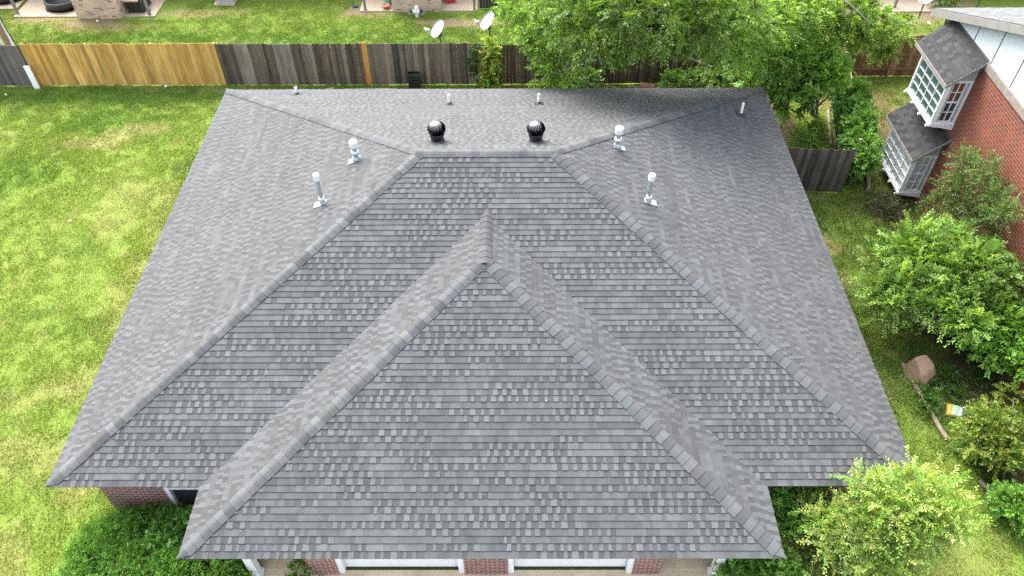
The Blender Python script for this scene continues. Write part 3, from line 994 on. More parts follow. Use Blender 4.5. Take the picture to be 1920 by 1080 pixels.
def fence_run(label, p, q, h, tones, seed, back=True, **kw):
    p = np.array(p, float); q = np.array(q, float)
    f = thing('wooden_fence', label, 'fence', ((p[0] + q[0]) / 2, (p[1] + q[1]) / 2, 0))
    L = np.linalg.norm(q - p); d = (q - p) / L; n_ = np.array((d[1], -d[0]))
    m_ = MB(); boards(m_, p, q, .02, h, tones, seed=seed, **kw); m_.build('board_panel', M_BOARD, f)
    s_ = 1 if back else -1
    for z in (.35, h * .55, h - .25):
        m_ = MB(); off = -n_ * s_ * (.018 * (1 if back else 0) + .024)
        m_.beam((*(p + off), z), (*(q + off), z), .04, .085, tones[0]); m_.build('rail', M_BOARD, f)
    k = max(1, int(round(L / 2.4)))
    for i in range(k + 1):
        m_ = MB(); c_ = p + d * min(max(L * i / k, .06), L - .06) - n_ * s_ * .115
        m_.box(c_[0] - .045, c_[0] + .045, c_[1] - .045, c_[1] + .045, -.05, h - .04, tones[-1]); m_.build('post', M_BOARD, f)
    return f


fence_run('weathered grey board fence left of the new yellow cedar section', (-21, FY), (-9.22, FY), 1.80, [(.08, .073, .065), (.10, .09, .08), (.12, .11, .098), (.065, .058, .05)], 1)
fence_run('new yellow cedar board fence section at the back of the lawn', (-9.21, FY + .01), (-1.64, FY + .01), 1.85, CEDAR, 2, gap=.003)
gf = fence_run('dark weathered grey board fence with one new yellow board', (-1.63, FY), (4.02, FY), 1.83, GREY, 3)
m_ = MB(); boards(m_, (4.02, FY), (4.22, FY), .02, 1.85, [(.40, .215, .05)], bw=.21, seed=5); yb_ = m_.build('board', M_BOARD, gf); yb_['label'] = 'new yellow replacement board'
m_ = MB(); boards(m_, (4.22, FY), (9.25, FY), .02, 1.83, GREY[:3] + [(.05, .046, .042)], seed=4, gap=.004, wob=.02); m_.build('board_panel', M_BOARD, gf)
for z in (.35, 1.0, 1.58):
    m_ = MB(); m_.beam((4.22, FY + .042, z), (9.25, FY + .042, z), .04, .085, GREY[0]); m_.build('rail', M_BOARD, gf)
fence_run('dark brown board fence standing behind and under the large tree', (9.3, FY), (22.55, FY), 1.78, BROWN, 6, gap=.004, wob=.03, hvar=.04)
fence_run('brown board fence with rails facing the dry grass of the neighbouring yard', (22.75, FY + .5), (31.5, FY + .5), 1.80, NBRN, 7, back=False)
fence_run('short dark grey board fence between the roof edge and the vine', (18.0, 12.55), (21.05, 12.40), 1.80, [(.085, .075, .066), (.065, .056, .048), (.11, .097, .085)], 8, wob=.05, hvar=.03)
# the collapsing fence on the lot line
sfn = thing('wooden_fence', 'leaning and half collapsed grey fence along the lot line by the ivy', 'fence', (22.0, 16.0, 0))
m_ = MB(); boards(m_, (22.62, 19.2), (22.35, 17.9), .05, 1.75, GREY, seed=21, lean=-.15, wob=.3, gap=.03); m_.build('board_panel', M_BOARD, sfn)
m_ = MB(); boards(m_, (22.20, 17.6), (21.92, 16.3), .05, 1.65, [(.045, .043, .04), (.035, .034, .033)], seed=22, lean=.35, wob=.2, gap=.012); m_.build('board_panel', M_BOARD, sfn)
m_ = MB(); boards(m_, (21.85, 15.9), (21.25, 13.0), .05, 1.65, GREY, seed=23, lean=-.12, wob=.12); m_.build('board_panel', M_BOARD, sfn)
TAN = (.27, .215, .15)
for a_, b_ in (((22.68, 19.15, 1.62), (22.42, 17.8, 1.5)), ((22.45, 17.8, 1.55), (22.1, 16.2, 1.62)), ((21.92, 17.2, .06), (21.43, 15.05, .06)), ((22.16, 17.3, .09), (21.58, 15.02, .09))):
    m_ = MB(); m_.beam(a_, b_, .07, .09, TAN); m_.build('rail', M_BOARD, sfn)
for x, y, h in ((22.66, 19.1, 1.9), (22.32, 17.75, 1.8), (22.05, 16.2, 1.75), (21.4, 13.1, 1.72)):
    m_ = MB(); m_.box(x - .045, x + .045, y - .045, y + .045, -.05, h, TAN); m_.build('post', M_BOARD, sfn)


# ------------------------------------------------------------------ foliage
LEAFGAIN = 1.25
def unit(v): return v / (np.linalg.norm(v, axis=-1, keepdims=True) + 1e-9)


def leaves(clumps, n_spray, n_leaf, twig, ll, lw, cols, rng, up=.35, shell=.55, droop=.25, floor=.03, jitter=.22, flat=.6):
    """clumps: (centre, radii, tone). Sprays of leaves on twigs that grow outward through each clump's volume"""
    V = []; C = []
    tot = sum(c[1][0] * c[1][1] + c[1][0] * c[1][2] for c in clumps)
    for c, r, tone in clumps:
        c = np.array(c, float); r = np.array(r, float)
        ns = max(6, int(n_spray * (r[0] * r[1] + r[0] * r[2]) / tot))
        d = unit(rng.normal(size=(ns, 3)))
        rad = shell + (1 - shell) * rng.random((ns, 1)) ** .6
        p = c + d * r * rad
        g = unit(d * (1 / r) * r.mean() + rng.normal(size=(ns, 3)) * .45 + np.array((0, 0, up)))
        L = twig * rng.uniform(.6, 1.35, (ns, 1))
        sc = LEAFGAIN * np.array(cols)[rng.integers(0, len(cols), ns)] * tone * rng.uniform(1 - jitter, 1 + jitter, (ns, 1))
        side = unit(np.cross(g, rng.normal(size=(ns, 3)) * .4 + np.array((0, 0, 1.0))))
        nrm = unit(np.cross(side, g))
        for k in range(n_leaf):
            f = (k + .6) / n_leaf
            sgn = 1 if k % 2 else -1
            ang = rng.uniform(.5, 1.1, (ns, 1))
            ax = unit(g * np.cos(ang) + side * sgn * np.sin(ang) + rng.normal(size=(ns, 3)) * .22)
            pos = p + g * L * f - np.array((0, 0, droop)) * L * f * f
            l_ = ll * rng.uniform(.7, 1.25, (ns, 1)) * (1.15 - .35 * f); w_ = lw * rng.uniform(.75, 1.2, (ns, 1))
            nn = unit(nrm * flat + rng.normal(size=(ns, 3)) * (1 - flat) * .8)
            sd_ = unit(np.cross(ax, nn))
            tip = pos + ax * l_ - np.array((0, 0, .18)) * l_
            mid = pos + ax * l_ * .45
            q_ = np.stack([pos, mid - sd_ * w_ * .5 + nn * l_ * .05, tip, mid + sd_ * w_ * .5 + nn * l_ * .05], 1)
            ok = q_[:, :, 2].min(1) > floor
            q_ = q_[ok]
            cc = (sc * rng.uniform(.8, 1.22, (ns, 1)) * (1 + .22 * f))[ok]
            V.append(q_.reshape(-1, 3)); C.append(np.repeat(cc, 4, 0))
    return np.concatenate(V), np.concatenate(C)


def lumpy(c, r, k, rs, rng, tones=(.8, 1.15), zmin=None, squash=.8):
    """sub-clumps spread through an ellipsoid so that its outline is uneven"""
    out = []
    c = np.array(c, float); r = np.array(r, float)
    for i in range(k):
        d = unit(rng.normal(size=3)); d[2] = abs(d[2]) * 1.0 - .25
        p = c + d * r * rng.uniform(.45, .95)
        if zmin is not None: p[2] = max(p[2], zmin)
        q = rs * rng.uniform(.7, 1.3)
        out.append((p, (q, q, q * squash), rng.uniform(*tones)))
    return out


def plant(name, label, cat, base, clumps, n_spray, n_leaf, twig, ll, lw, cols, seed, trunk_r=.05, bark=None, group=None, limbs=True, stems=None, **kw):
    rng = np.random.default_rng(seed)
    t = thing(name, label, cat, base, group)
    v, c = leaves(clumps, n_spray, n_leaf, twig, ll, lw, cols, rng, **kw)
    np_mesh('crown', v, 4, c, M_LEAF, t)
    if limbs:
        m_ = MB(); b = np.array(base, float); rnd = random.Random(seed)
        cen = np.mean([np.array(x[0]) for x in clumps], 0)
        fork = b + (cen - b) * np.array((.35, .35, .45))
        if stems:
            for k in range(stems):
                tgt = np.array(clumps[k % len(clumps)][0])
                o_ = np.array((rnd.uniform(-.15, .15), rnd.uniform(-.15, .15), -.03))
                mid = b + (tgt - b) * .5 + np.array((rnd.uniform(-.1, .1), rnd.uniform(-.1, .1), .12))
                m_.tube([b + o_, mid, tgt], [trunk_r, trunk_r * .7, trunk_r * .25], 6)
        else:
            m_.tube([b - np.array((0, 0, .05)), b + (fork - b) * .5 + np.array((rnd.uniform(-.06, .06), rnd.uniform(-.06, .06), 0)), fork], [trunk_r * 1.25, trunk_r, trunk_r * .85], 9)
            for x in clumps:
                tgt = np.array(x[0])
                mid = fork + (tgt - fork) * .5 + np.array((rnd.uniform(-.2, .2), rnd.uniform(-.2, .2), rnd.uniform(.0, .25)))
                m_.tube([fork, mid, tgt], [trunk_r * .55, trunk_r * .35, trunk_r * .12], 6)
        m_.build('trunk', bark or M_BARK, t, smooth=True)
    return t


def C_(px, py, z, r, tone=1.0, sq=.75):
    return (at(px, py, z), (r, r, r * sq), tone)


G_MID = [(.065, .120, .018), (.080, .145, .020), (.055, .105, .018)]
G_LIGHT = [(.105, .175, .022), (.085, .15, .02), (.13, .195, .03)]
G_DARK = [(.034, .070, .015), (.045, .088, .018)]
# large tree over the back fence
plant('large_tree', 'large spreading feathery leaved tree hanging over the brown fence and back roof edge', 'tree', (15.4, 20.6, 0), [
    C_(975, 5, 4.2, .75, 1.6), C_(1015, 40, 4.0, .9, 1.5), C_(1070, 15, 5.0, 1.2, 1.25), C_(1035, 80, 3.6, .7, 1.3), C_(1100, 60, 4.0, .8, .9), C_(1055, 125, 2.6, .55, 1.4),
    C_(1020, 145, 2.3, .35, 1.5), C_(1090, 95, 2.8, .3, 1.1), C_(1130, 30, 5.6, 1.5, .85), C_(1150, 52, 4.2, .7, .8), C_(1210, 35, 5.2, 1.1, .7), C_(1230, 10, 6.4, 1.5, .8), C_(1250, 75, 3.8, .4, .8),
    C_(1300, 35, 5.2, 1.1, 1.0), C_(1335, 78, 4.0, .55, 1.2), C_(1330, 10, 6.2, 1.4, 1.05), C_(1385, 50, 5.0, 1.05, 1.35), C_(1400, 100, 3.4, .65, 1.25), C_(1345, 130, 2.2, .3, 1.1), C_(1440, 30, 4.8, .9, 1.35), C_(1470, 70, 3.6, .6, 1.3), C_(1485, 100, 3.2, .4, 1.5), C_(1440, 105, 3.3, .4, 1.4)],
    3900, 15, .44, .15, .065, G_MID + G_LIGHT[:2], 101, trunk_r=.20, droop=.35, shell=.55, jitter=.35)
plant('low_shrub', 'low mid green shrub below the large tree beside the back roof edge', 'shrub', (16.4, 17.4, 0), [C_(1265, 150, .9, .35, 1.1), C_(1300, 150, .9, .4, .9), C_(1345, 148, .9, .4, 1.0), C_(1100, 150, .9, .4, .8), C_(1070, 152, .8, .35, .9)],
    420, 10, .3, .13, .07, [(.06, .13, .022), (.08, .155, .028)], 141, trunk_r=.03, stems=5)
plant('broadleaf_shrub', 'dark glossy broadleaf shrub growing behind the far right roof corner', 'shrub', (20.3, 17.3, 0), [
    C_(1450, 105, 2.8, .8, 1.0), C_(1490, 95, 2.8, .8, 1.1), C_(1440, 150, 1.9, .7, .8), C_(1490, 150, 2.0, .75, .9), C_(1480, 190, 1.2, .55, .75), C_(1410, 140, 1.5, .45, .8)],
    620, 9, .36, .22, .12, [(.14, .28, .065), (.17, .32, .075), (.11, .22, .05), (.20, .31, .06)], 102, trunk_r=.07, stems=6, up=.9, shell=.8, flat=.9)
plant('leafy_sapling', 'bright green leafy sapling pressed against the left side of the leaning fence', 'shrub', (21.4, 17.2, 0), [
    C_(1525, 135, 2.2, .65, 1.1), C_(1555, 125, 2.3, .55, 1.3), C_(1565, 160, 1.8, .35, 1.3), C_(1512, 165, 1.5, .4, 1.0)],
    560, 10, .32, .18, .10, [(.13, .25, .04), (.10, .20, .03), (.17, .28, .05)], 103, trunk_r=.05, stems=5, up=.9, shell=.7, flat=.85)
tr = plant('slender_tree', 'light green slender tree with a bare pale branch above the neighbouring fence', 'tree', (24.6, 21.2, 0), [
    C_(1510, 15, 4.6, .8, 1.4), C_(1540, 45, 3.8, .7, 1.3), C_(1595, 20, 4.2, .75, 1.2), C_(1595, 62, 3.2, .5, 1.1), C_(1640, 45, 3.5, .65, 1.2), C_(1650, 80, 2.6, .4, 1.1), C_(1680, 62, 2.8, .35, 1.2),
    C_(1660, 100, 2.3, .25, 1.3), C_(1700, 40, 3.0, .25, 1.3)],
    1300, 14, .40, .14, .055, G_MID + G_LIGHT, 104, trunk_r=.10, droop=.45, shell=.35)
m_ = MB(); m_.tube([at(1560, -12, 5.8), at(1590, 5, 5.6), at(1612, 25, 5.1), at(1632, 45, 4.7)], [.032, .026, .018, .008], 7); m_.tube([at(1584, 2, 5.6), at(1581, 18, 5.2), at(1578, 30, 4.9)], [.016, .012, .006], 6)
m_.build('bare_branch', M_PALEBARK, tr, smooth=True)

# vine columns
vc = []
for i in range(9):
    z = .12 + i * .22; vc.append(((9.05 - .12 * (1 - i / 8) + .04 * math.sin(i * 2), 19.0 - .1 * (1 - i / 8), z), (.30 - .014 * i, .22, .2), random.uniform(.85, 1.25)))
plant('climbing_vine', 'yellow green vine climbing the back fence beside the large tree', 'vine', (9.0, 19.0, 0), vc, 420, 9, .22, .11, .07, [(.20, .27, .03), (.13, .22, .025), (.09, .17, .02), (.25, .28, .04)], 105, trunk_r=.02, stems=4)
plant('ivy', 'small dark ivy patch clinging to the grey fence left of the yellow vine', 'vine', (8.35, 19.13, 0), [((8.35, 19.13, 1.55), (.14, .05, .25), 1), ((8.3, 19.13, 1.0), (.16, .05, .3), .9), ((8.28, 19.13, .6), (.1, .05, .2), .8)], 110, 7, .12, .08, .06, [(.04, .09, .02), (.06, .12, .02)], 106, trunk_r=.012, stems=2)
iv = []
rngv = np.random.default_rng(5)
for i in range(26):
    f = i / 25; x = 22.25 - .75 * f; y = 16.75 - 4.2 * f
    iv.append(((x + rngv.uniform(-.25, .3), y, rngv.uniform(.45, 1.45)), (.42, .4, .42), rngv.uniform(.85, 1.15)))
    iv.append(((x + rngv.uniform(-.15, .25), y, rngv.uniform(1.2, 1.6)), (.38, .35, .3), rngv.uniform(.95, 1.2)))
plant('ivy', 'thick mound of green ivy covering the lot line fence', 'vine', (21.9, 14.6, 0), iv, 3600, 7, .16, .10, .075, [(.085, .185, .03), (.11, .22, .04), (.07, .155, .026)], 107, trunk_r=.03, stems=10, jitter=.25, flat=.75)

# right hand shrubs
rg = np.random.default_rng(11)
c0 = at(1762, 522, 1.75)
cl = lumpy(c0, (1.95, 1.95, 1.35), 64, .42, rg, (.75, 1.3), .5)
plant('flowering_shrub_tree', 'large rounded light green shrub tree between the roof and the brick wall', 'shrub', (c0[0] + .2, c0[1] - .2, 0), cl, 2900, 16, .48, .125, .052, [(.14, .235, .04), (.10, .19, .03), (.175, .265, .06), (.08, .15, .022), (.06, .115, .02)], 108, trunk_r=.05, stems=12, bark=M_PALEBARK, shell=.3, flat=.8, up=.55)
c1 = at(1812, 372, 1.5); c1[0] = min(c1[0], 22.85)
cl = []
def atx(px, py, x):
    d = FW + RX * (px - 960) / FPX + UP * (540 - py) / FPX
    return CAM + d * (x - CAM[0]) / d[0]


for px, py in ((1755, 385), (1775, 370), (1800, 350), (1815, 318), (1845, 345), (1830, 380), (1865, 365), (1868, 405), (1790, 400), (1838, 415), (1885, 395), (1850, 318), (1812, 300), (1780, 345)):
    cl.append((atx(px, py, rg.uniform(22.75, 23.0)), (.24, .28, .30), rg.uniform(.8, 1.2)))
plant('upright_shrub', 'dull green upright shrub with reddish twigs against the orange brick wall', 'shrub', (22.85, 9.3, 0), cl, 1100, 14, .42, .075, .030, [(.065, .125, .032), (.055, .105, .03), (.09, .15, .04), (.10, .10, .04)], 109, trunk_r=.025, stems=12, up=1.2, shell=.1)
c2 = at(1890, 620, 1.2)
plant('rounded_shrub', 'vivid green rounded broadleaf shrub beside the wall at the right edge', 'shrub', (c2[0] - .1, c2[1], 0), lumpy(c2, (1.25, 1.3, 1.0), 36, .42, rg, (.8, 1.2), .35), 1700, 12, .30, .12, .06, [(.10, .22, .03), (.13, .25, .04), (.075, .17, .025)], 110, trunk_r=.04, stems=8, shell=.3, flat=.8)
c3 = at(1872, 818, .95)
plant('yellowing_shrub', 'sparse yellowing shrub with a bare leaning trunk by the printed bag', 'shrub', tuple(at(1868, 868, 0)), lumpy(c3, (.75, .65, .45), 16, .28, rg, (.8, 1.2), .4) + [C_(1900, 745, .9, .3), C_(1905, 800, 1.1, .3)], 950, 11, .26, .085, .045, [(.115, .165, .022), (.09, .15, .02), (.065, .12, .018), (.14, .16, .025)], 111, trunk_r=.055, bark=M_PALEBARK)
c4 = at(1925, 960, .6)
plant('small_shrub', 'small bright shrub at the lower right edge beside the log border', 'shrub', (c4[0], c4[1], 0), lumpy(c4, (.45, .6, .4), 9, .26, rg, (.8, 1.2), .2), 420, 10, .24, .10, .05, [(.075, .17, .022), (.10, .20, .03)], 112, trunk_r=.02, stems=5)
c5 = at(1655, 385, .3)
plant('brush_pile', 'dark tangled brush lying on the grass below the lower bay window', 'brush', (c5[0], c5[1], 0), lumpy(c5, (.75, .55, .2), 10, .24, rg, (.7, 1.1), .1), 380, 9, .30, .06, .025, [(.035, .05, .018), (.05, .065, .022), (.07, .055, .03)], 113, trunk_r=.015, stems=10)
# low bed plants
gcv = []
rgb_ = np.random.default_rng(21)
for i in range(60):
    px = rgb_.uniform(1725, 1860); py = 690 + (px - 1725) * 1.05 + rgb_.uniform(-10, 70)
    p = at(px, py, .1)
    if abs(px - 1802) < 45 and abs(py - 772) < 48: continue
    gcv.append((p, (.16, .16, .14), rgb_.uniform(.7, 1.2)))
for i in range(30):
    gcv.append((at(rgb_.uniform(1745, 1850), rgb_.uniform(690, 745), .06), (.16, .16, .10), rgb_.uniform(.6, 1.1)))
for i in range(14):
    px = rgb_.uniform(1855, 1925); py = rgb_.uniform(930, 1010); gcv.append((at(px, py, .08), (.14, .14, .1), rgb_.uniform(.7, 1.1)))
for i in range(26):
    px = rgb_.uniform(1840, 1920); py = rgb_.uniform(850, 930); gcv.append((at(px, py, .05), (.12, .12, .06), rgb_.uniform(.5, .9)))
v_, cc_ = leaves(gcv, 1500, 6, .16, .10, .03, [(.055, .13, .02), (.07, .15, .022), (.04, .09, .018)], rgb_, up=.8)
go = np_mesh('ground_cover', v_, 4, cc_, M_LEAF); go['kind'] = 'stuff'; tag(go, 'low weeds and ground cover filling the bed behind the log border', 'ground cover')
for i, (px, py, tone, lb) in enumerate([(1512, 262, 1.5, 'small pale green weed in the fenced corner behind the short grey fence'), (1528, 243, .9, 'darker bushy weed in the fenced corner nearer the ivy'), (572, 1070, 1.0, 'small broadleaf weed growing beside the left garage brick pier')]):
    p = at(px, py, .18); p[2] = .2
    plant('weed', lb, 'weed', (p[0], p[1], 0), [(p, (.22, .22, .15), tone)], 46, 8, .25, .13, .055, [(.075, .16, .025), (.09, .18, .03)], 130 + i, trunk_r=.008, stems=3)

# front left hedge
cl = []
rh = np.random.default_rng(31)
HC = np.array((2.0, -1.0, .35)); HR = np.array((2.0, 1.35, .68))
for i in range(300):
    d = rh.normal(size=3); d[2] = abs(d[2]); d /= (np.abs(d) ** 3.2).sum() ** (1 / 3.2)
    p = HC + d * HR * rh.uniform(.86, .97)
    cl.append((p, (.24, .24, .20), rh.uniform(.85, 1.15)))
hd = plant('clipped_hedge', 'dense dark green clipped evergreen hedge below the front left brick wall', 'hedge', (2.0, -.9, 0), cl, 11000, 8, .13, .085, .020, [(.062, .150, .017), (.078, .18, .022), (.105, .215, .03), (.045, .112, .014)], 114, trunk_r=.03, stems=24, shell=.3, up=.8, jitter=.3)
cl = [((2.35 + .32 * math.cos(a_), -.35 + .25 * math.sin(a_), 1.12), (.15, .14, .10), random.uniform(.9, 1.2)) for a_ in (0, 1.2, 2.4, 3.6, 4.8)] + [((2.6, -.05, 1.2), (.15, .13, .1), 1.1), ((2.2, -.62, 1.1), (.14, .14, .1), 1.0)]
plant('broadleaf_plant', 'glossy broadleaf sapling poking through the clipped hedge below the window', 'plant', (2.4, -.3, 0), cl, 80, 6, .14, .11, .065, [(.07, .165, .035), (.055, .13, .03)], 115, trunk_r=.015, stems=5)

# front right planting
YG = [(.17, .26, .055), (.135, .22, .04), (.235, .295, .09), (.10, .19, .03), (.20, .24, .055)]
def CY(px, py, *a): return C_(px, py + (26 if py < 960 else 8), *a)
cl = [CY(1610, 940, 2.3, .38, .9), CY(1665, 915, 2.7, .55, 1.1), CY(1720, 905, 2.8, .5, 1.15), CY(1765, 940, 2.7, .42, 1.15), CY(1690, 960, 2.5, .5, .95), CY(1640, 995, 2.2, .45, .85), CY(1560, 955, 1.9, .32, 1.0), CY(1535, 940, 1.9, .22, 1.1),
      CY(1625, 1050, 1.9, .3, .8), CY(1665, 1040, 2.0, .38, .85), CY(1735, 985, 2.4, .4, .8), CY(1680, 1080, 1.9, .4, .8), CY(1630, 885, 2.7, .22, 1.2), CY(1610, 880, 2.7, .16, 1.2), CY(1700, 870, 2.9, .2, 1.25), CY(1740, 870, 3.0, .16, 1.25),
      CY(1795, 935, 2.8, .25, 1.2), CY(1815, 950, 2.7, .14, 1.2), CY(1780, 885, 2.9, .18, 1.25), CY(1510, 930, 1.7, .15, 1.1), CY(1560, 1010, 1.8, .28, .9)]
plant('variegated_shrub', 'tall airy yellow green variegated shrub reaching over the front right eave', 'shrub', (17.3, -.75, 0), cl, 1500, 14, .46, .085, .040, YG, 116, trunk_r=.04, stems=14, bark=M_PALEBARK, up=.7, shell=.15, flat=.7)
rs = np.random.default_rng(41)
cl = lumpy(at(1500, 950, 1.0), (.85, .7, .4), 18, .34, rs, (.8, 1.15), .3)
plant('dark_shrub', 'dark green shrub tucked under the front right eave beside the wing', 'shrub', (15.9, -.2, 0), cl, 750, 9, .26, .10, .055, [(.10, .23, .04), (.13, .27, .05), (.15, .29, .055)], 117, trunk_r=.03, stems=7)
cl = lumpy(at(1525, 1030, .9), (.9, .5, .35), 16, .30, rs, (.7, 1.0), .25)
plant('olive_shrub', 'low olive green fine leaved shrub below the variegated shrub', 'shrub', (16.0, -1.2, 0), cl, 800, 10, .22, .06, .026, [(.075, .11, .02), (.095, .13, .024), (.055, .09, .018)], 118, trunk_r=.025, stems=7)
cl = lumpy(at(1430, 1070, .8), (.75, .4, .35), 13, .28, rs, (.85, 1.2), .25)
plant('bright_shrub', 'bright green shrub beside the driveway below the front right corner of the wing', 'shrub', (15.3, -1.5, 0), cl, 800, 10, .25, .10, .05, [(.075, .165, .025), (.06, .135, .022), (.095, .19, .035)], 119, trunk_r=.025, stems=7)
plant('palm_leaved_plant', 'small pale plant with long radiating leaves under the front eave', 'plant', tuple(at(1568, 925, 0)), [(at(1568, 915, .55), (.12, .12, .1), 1.3)], 16, 6, .2, .22, .07, [(.10, .20, .07), (.12, .22, .09)], 120, trunk_r=.012, stems=2)

# ------------------------------------------------------------------ log borders, rock, bag
def log(px0, py0, px1, py1, r, label, col):
    a_ = at(px0, py0, r); b_ = at(px1, py1, r)
    m_ = MB(); rnd = random.Random(px0)
    pts = [a_ + (b_ - a_) * f + np.array((rnd.uniform(-.02, .02), rnd.uniform(-.02, .02), rnd.uniform(-.008, .008))) for f in np.linspace(0, 1, 9)]
    m_.tube(pts, [r * rnd.uniform(.85, 1.1) for _ in pts], 9, col)
    return tag(m_.build('log', simple('log_bark', col, .9, var=.35, vs=7, bmp=.012, bs=14), smooth=False), label, 'log', 'logs edging the beds')


log(1692, 682, 1775, 822, .065, 'long weathered log edging the bed beside the brown boulder', (.17, .135, .10))
log(1838, 900, 1912, 990, .055, 'thin half buried log edging the bed at the lower right', (.19, .15, .11))
log(1625, 288, 1629, 358, .075, 'pale log lying in the grass past the end of the ivy', (.30, .25, .18))
log(1790, 845, 1805, 852, .03, 'short broken stick on the grass below the printed bag', (.27, .22, .17))
import bmesh
bm = bmesh.new(); bmesh.ops.create_icosphere(bm, subdivisions=4, radius=1)
bc = at(1730, 693, .28)
rr_ = random.Random(3)
planes = [(unit(np.array((rr_.uniform(-1, 1), rr_.uniform(-1, 1), rr_.uniform(-.5, 1)))), rr_.uniform(.52, .80)) for _ in range(13)]
for v in bm.verts:
    p = np.array(v.co)
    for n_, k in planes:
        d_ = p @ n_
        if d_ > k: p = p - n_ * (d_ - k)
    v.co = Vector((p[0] * .44, p[1] * .48, p[2] * .50))
me = bpy.data.meshes.new('boulder'); bm.to_mesh(me); bm.free(); me.materials.append(M_ROCK)
bo = bpy.data.objects.new('boulder', me); COL.objects.link(bo); bo.location = (bc[0], bc[1], .24); bo.rotation_euler = (0, .1, .5)
tag(bo, 'large brown faceted boulder beside the log border', 'boulder')
# printed sack
bp = at(1800, 772, .08)
m_ = MB()
ux = np.array((.92, -.38)); uy = np.array((.38, .92))
nxs, nys = 16, 10
def bagpt(i, j):
    a_ = (i / nxs - .5); b_ = (j / nys - .5)
    w2 = .72 * (1 - .10 * (abs(a_) * 2) ** 4); h2 = .46 * (1 - .12 * (abs(b_) * 2) ** 4)
    q_ = np.array((bp[0], bp[1])) + ux * a_ * w2 + uy * b_ * h2
    z = .02 + .09 * (1 - (abs(a_) * 2) ** 4) ** .6 * (1 - (abs(b_) * 2) ** 4) ** .6 + .02 * math.sin(i * 1.7 + j) * math.cos(j * 1.3)
    return (q_[0], q_[1], max(z, .015))
for i in range(nxs):
    for j in range(nys):
        if i < 4 or j == 0: c = (.24, .20, .03)
        elif i < 9: c = (.25, .28, .28) if (i + j) % 4 else (.12, .35, .12)
        elif i < 12: c = (.06, .07, .07) if 2 < j < 8 else (.34, .36, .36)
        elif i < 13: c = (.55, .25, .03)
        else: c = (.14, .13, .12) if (i + j) % 3 else (.26, .26, .25)
        if i >= 4 and j == nys - 1: c = (.3, .25, .03)
        m_.face([bagpt(i, j), bagpt(i + 1, j), bagpt(i + 1, j + 1), bagpt(i, j + 1)], c)
tag(m_.build('garden_sack', M_ATTRG, smooth=True), 'crumpled yellow white and black printed plastic sack lying in the bed', 'sack')

# ------------------------------------------------------------------ things by the back fence
wp = MB(); wx, wy = -9.20, 19.05
wp.box(wx - .11, wx + .11, wy - .035, wy + .035, -.05, .98); wp.box(wx - .12, wx + .12, wy - .045, wy + .045, .98, 1.0)
tag(wp.build('marker_post', M_PLASTIC), 'flat white plastic post standing where grey and new cedar fence meet', 'post')
up = thing('utility_pole', 'brown wooden utility pole with white conduits behind the left fence', 'utility pole', (-10.75, 20.9, 0))
m_ = MB(); m_.tube([(-10.75, 20.9, -.1), (-10.75, 20.9, 4), (-10.75, 20.9, 9)], [.14, .13, .11], 14); m_.build('pole', simple('pole_wood', (.22, .145, .085), .85, var=.3, vs=6), up, smooth=True)
for dx in (-.20, .21):
    m_ = MB(); m_.tube([(-10.75 + dx, 20.82, -.1), (-10.75 + dx, 20.82, 3.2)], .035, 10); m_.build('conduit', M_PLASTIC, up, smooth=True)
m_ = MB(); m_.tube([(-10.50, 20.8, 3.3), (-10.47, 20.8, 1.5), (-10.30, 20.85, 0)], .02, 8); m_.build('cable', M_BLACKR, up)
m_ = MB(); m_.box(-10.92, -10.58, 20.72, 20.76, 1.98, 2.05); m_.build('strap', M_PALEBARK, up)

cr = thing('plastic_crate', 'black plastic crate standing against the dark grey fence', 'crate', (5.95, 18.95, 0))
m_ = MB()
x0, x1, y0, y1, h = 5.72, 6.18, 18.85, 19.12, .62
m_.box(x0, x1, y0, y1, .0, .03)
for k in range(5): z = .06 + k * .125; m_.box(x0, x1, y0, y0 + .02, z, z + .075); m_.box(x0, x1, y1 - .02, y1, z, z + .075); m_.box(x0, x0 + .02, y0 + .021, y1 - .021, z, z + .075); m_.box(x1 - .02, x1, y0 + .021, y1 - .021, z, z + .075)
for x in (x0 + .002, x1 - .032):
    for y in (y0 + .022, y1 - .052): m_.box(x, x + .03, y, y + .03, .03, h)
m_.build('basket', M_BLACKR, cr)
m_ = MB(); m_.box(x0 - .015, x1 + .015, y0 - .015, y0 + .02, h, h + .03); m_.box(x0 - .015, x1 + .015, y1 - .02, y1 + .015, h, h + .03); m_.box(x0 - .015, x0 + .02, y0 + .021, y1 - .021, h, h + .03); m_.box(x1 - .02, x1 + .015, y0 + .021, y1 - .021, h, h + .03)
m_.build('rim', M_BLACKR, cr)
for (x_, l_, a_, lb) in ((4.2, 2.1, .02, 'long thin bleached board lying along the foot of the grey fence'), (2.5, .5, .4, 'short bleached board lying in grass near the new yellow board')):
    m_ = MB(); d_ = np.array((math.cos(a_), math.sin(a_), 0)) * l_ / 2; c_ = np.array((x_, 18.86, .03)); m_.beam(c_ - d_, c_ + d_, .09, .03, (.36, .29, .22))
    tag(m_.build('loose_board', M_BOARD), lb, 'board')
stp = at(1212, 152, .2)
m_ = MB(); m_.tube([(stp[0] - .30, 18.75, .18), (stp[0] + .26, 18.6, .18)], [.19, .17], 18, (.30, .15, .07)); tag(m_.build('cut_log', simple('cut_wood', (.17, .085, .042), .8, var=.3, vs=5)), 'short orange brown cut log lying under the large tree by the fence', 'log')
m_ = MB(); c_ = at(1195, 165, .05); m_.beam(c_ + np.array((-.35, .1, 0)), c_ + np.array((.35, .0, .03)), .07, .04, (.36, .29, .2)); tag(m_.build('loose_board', M_BOARD), 'pale broken plank lying under the large tree near the roof edge', 'board')
m_ = MB(); c_ = at(1516, 192, .06)
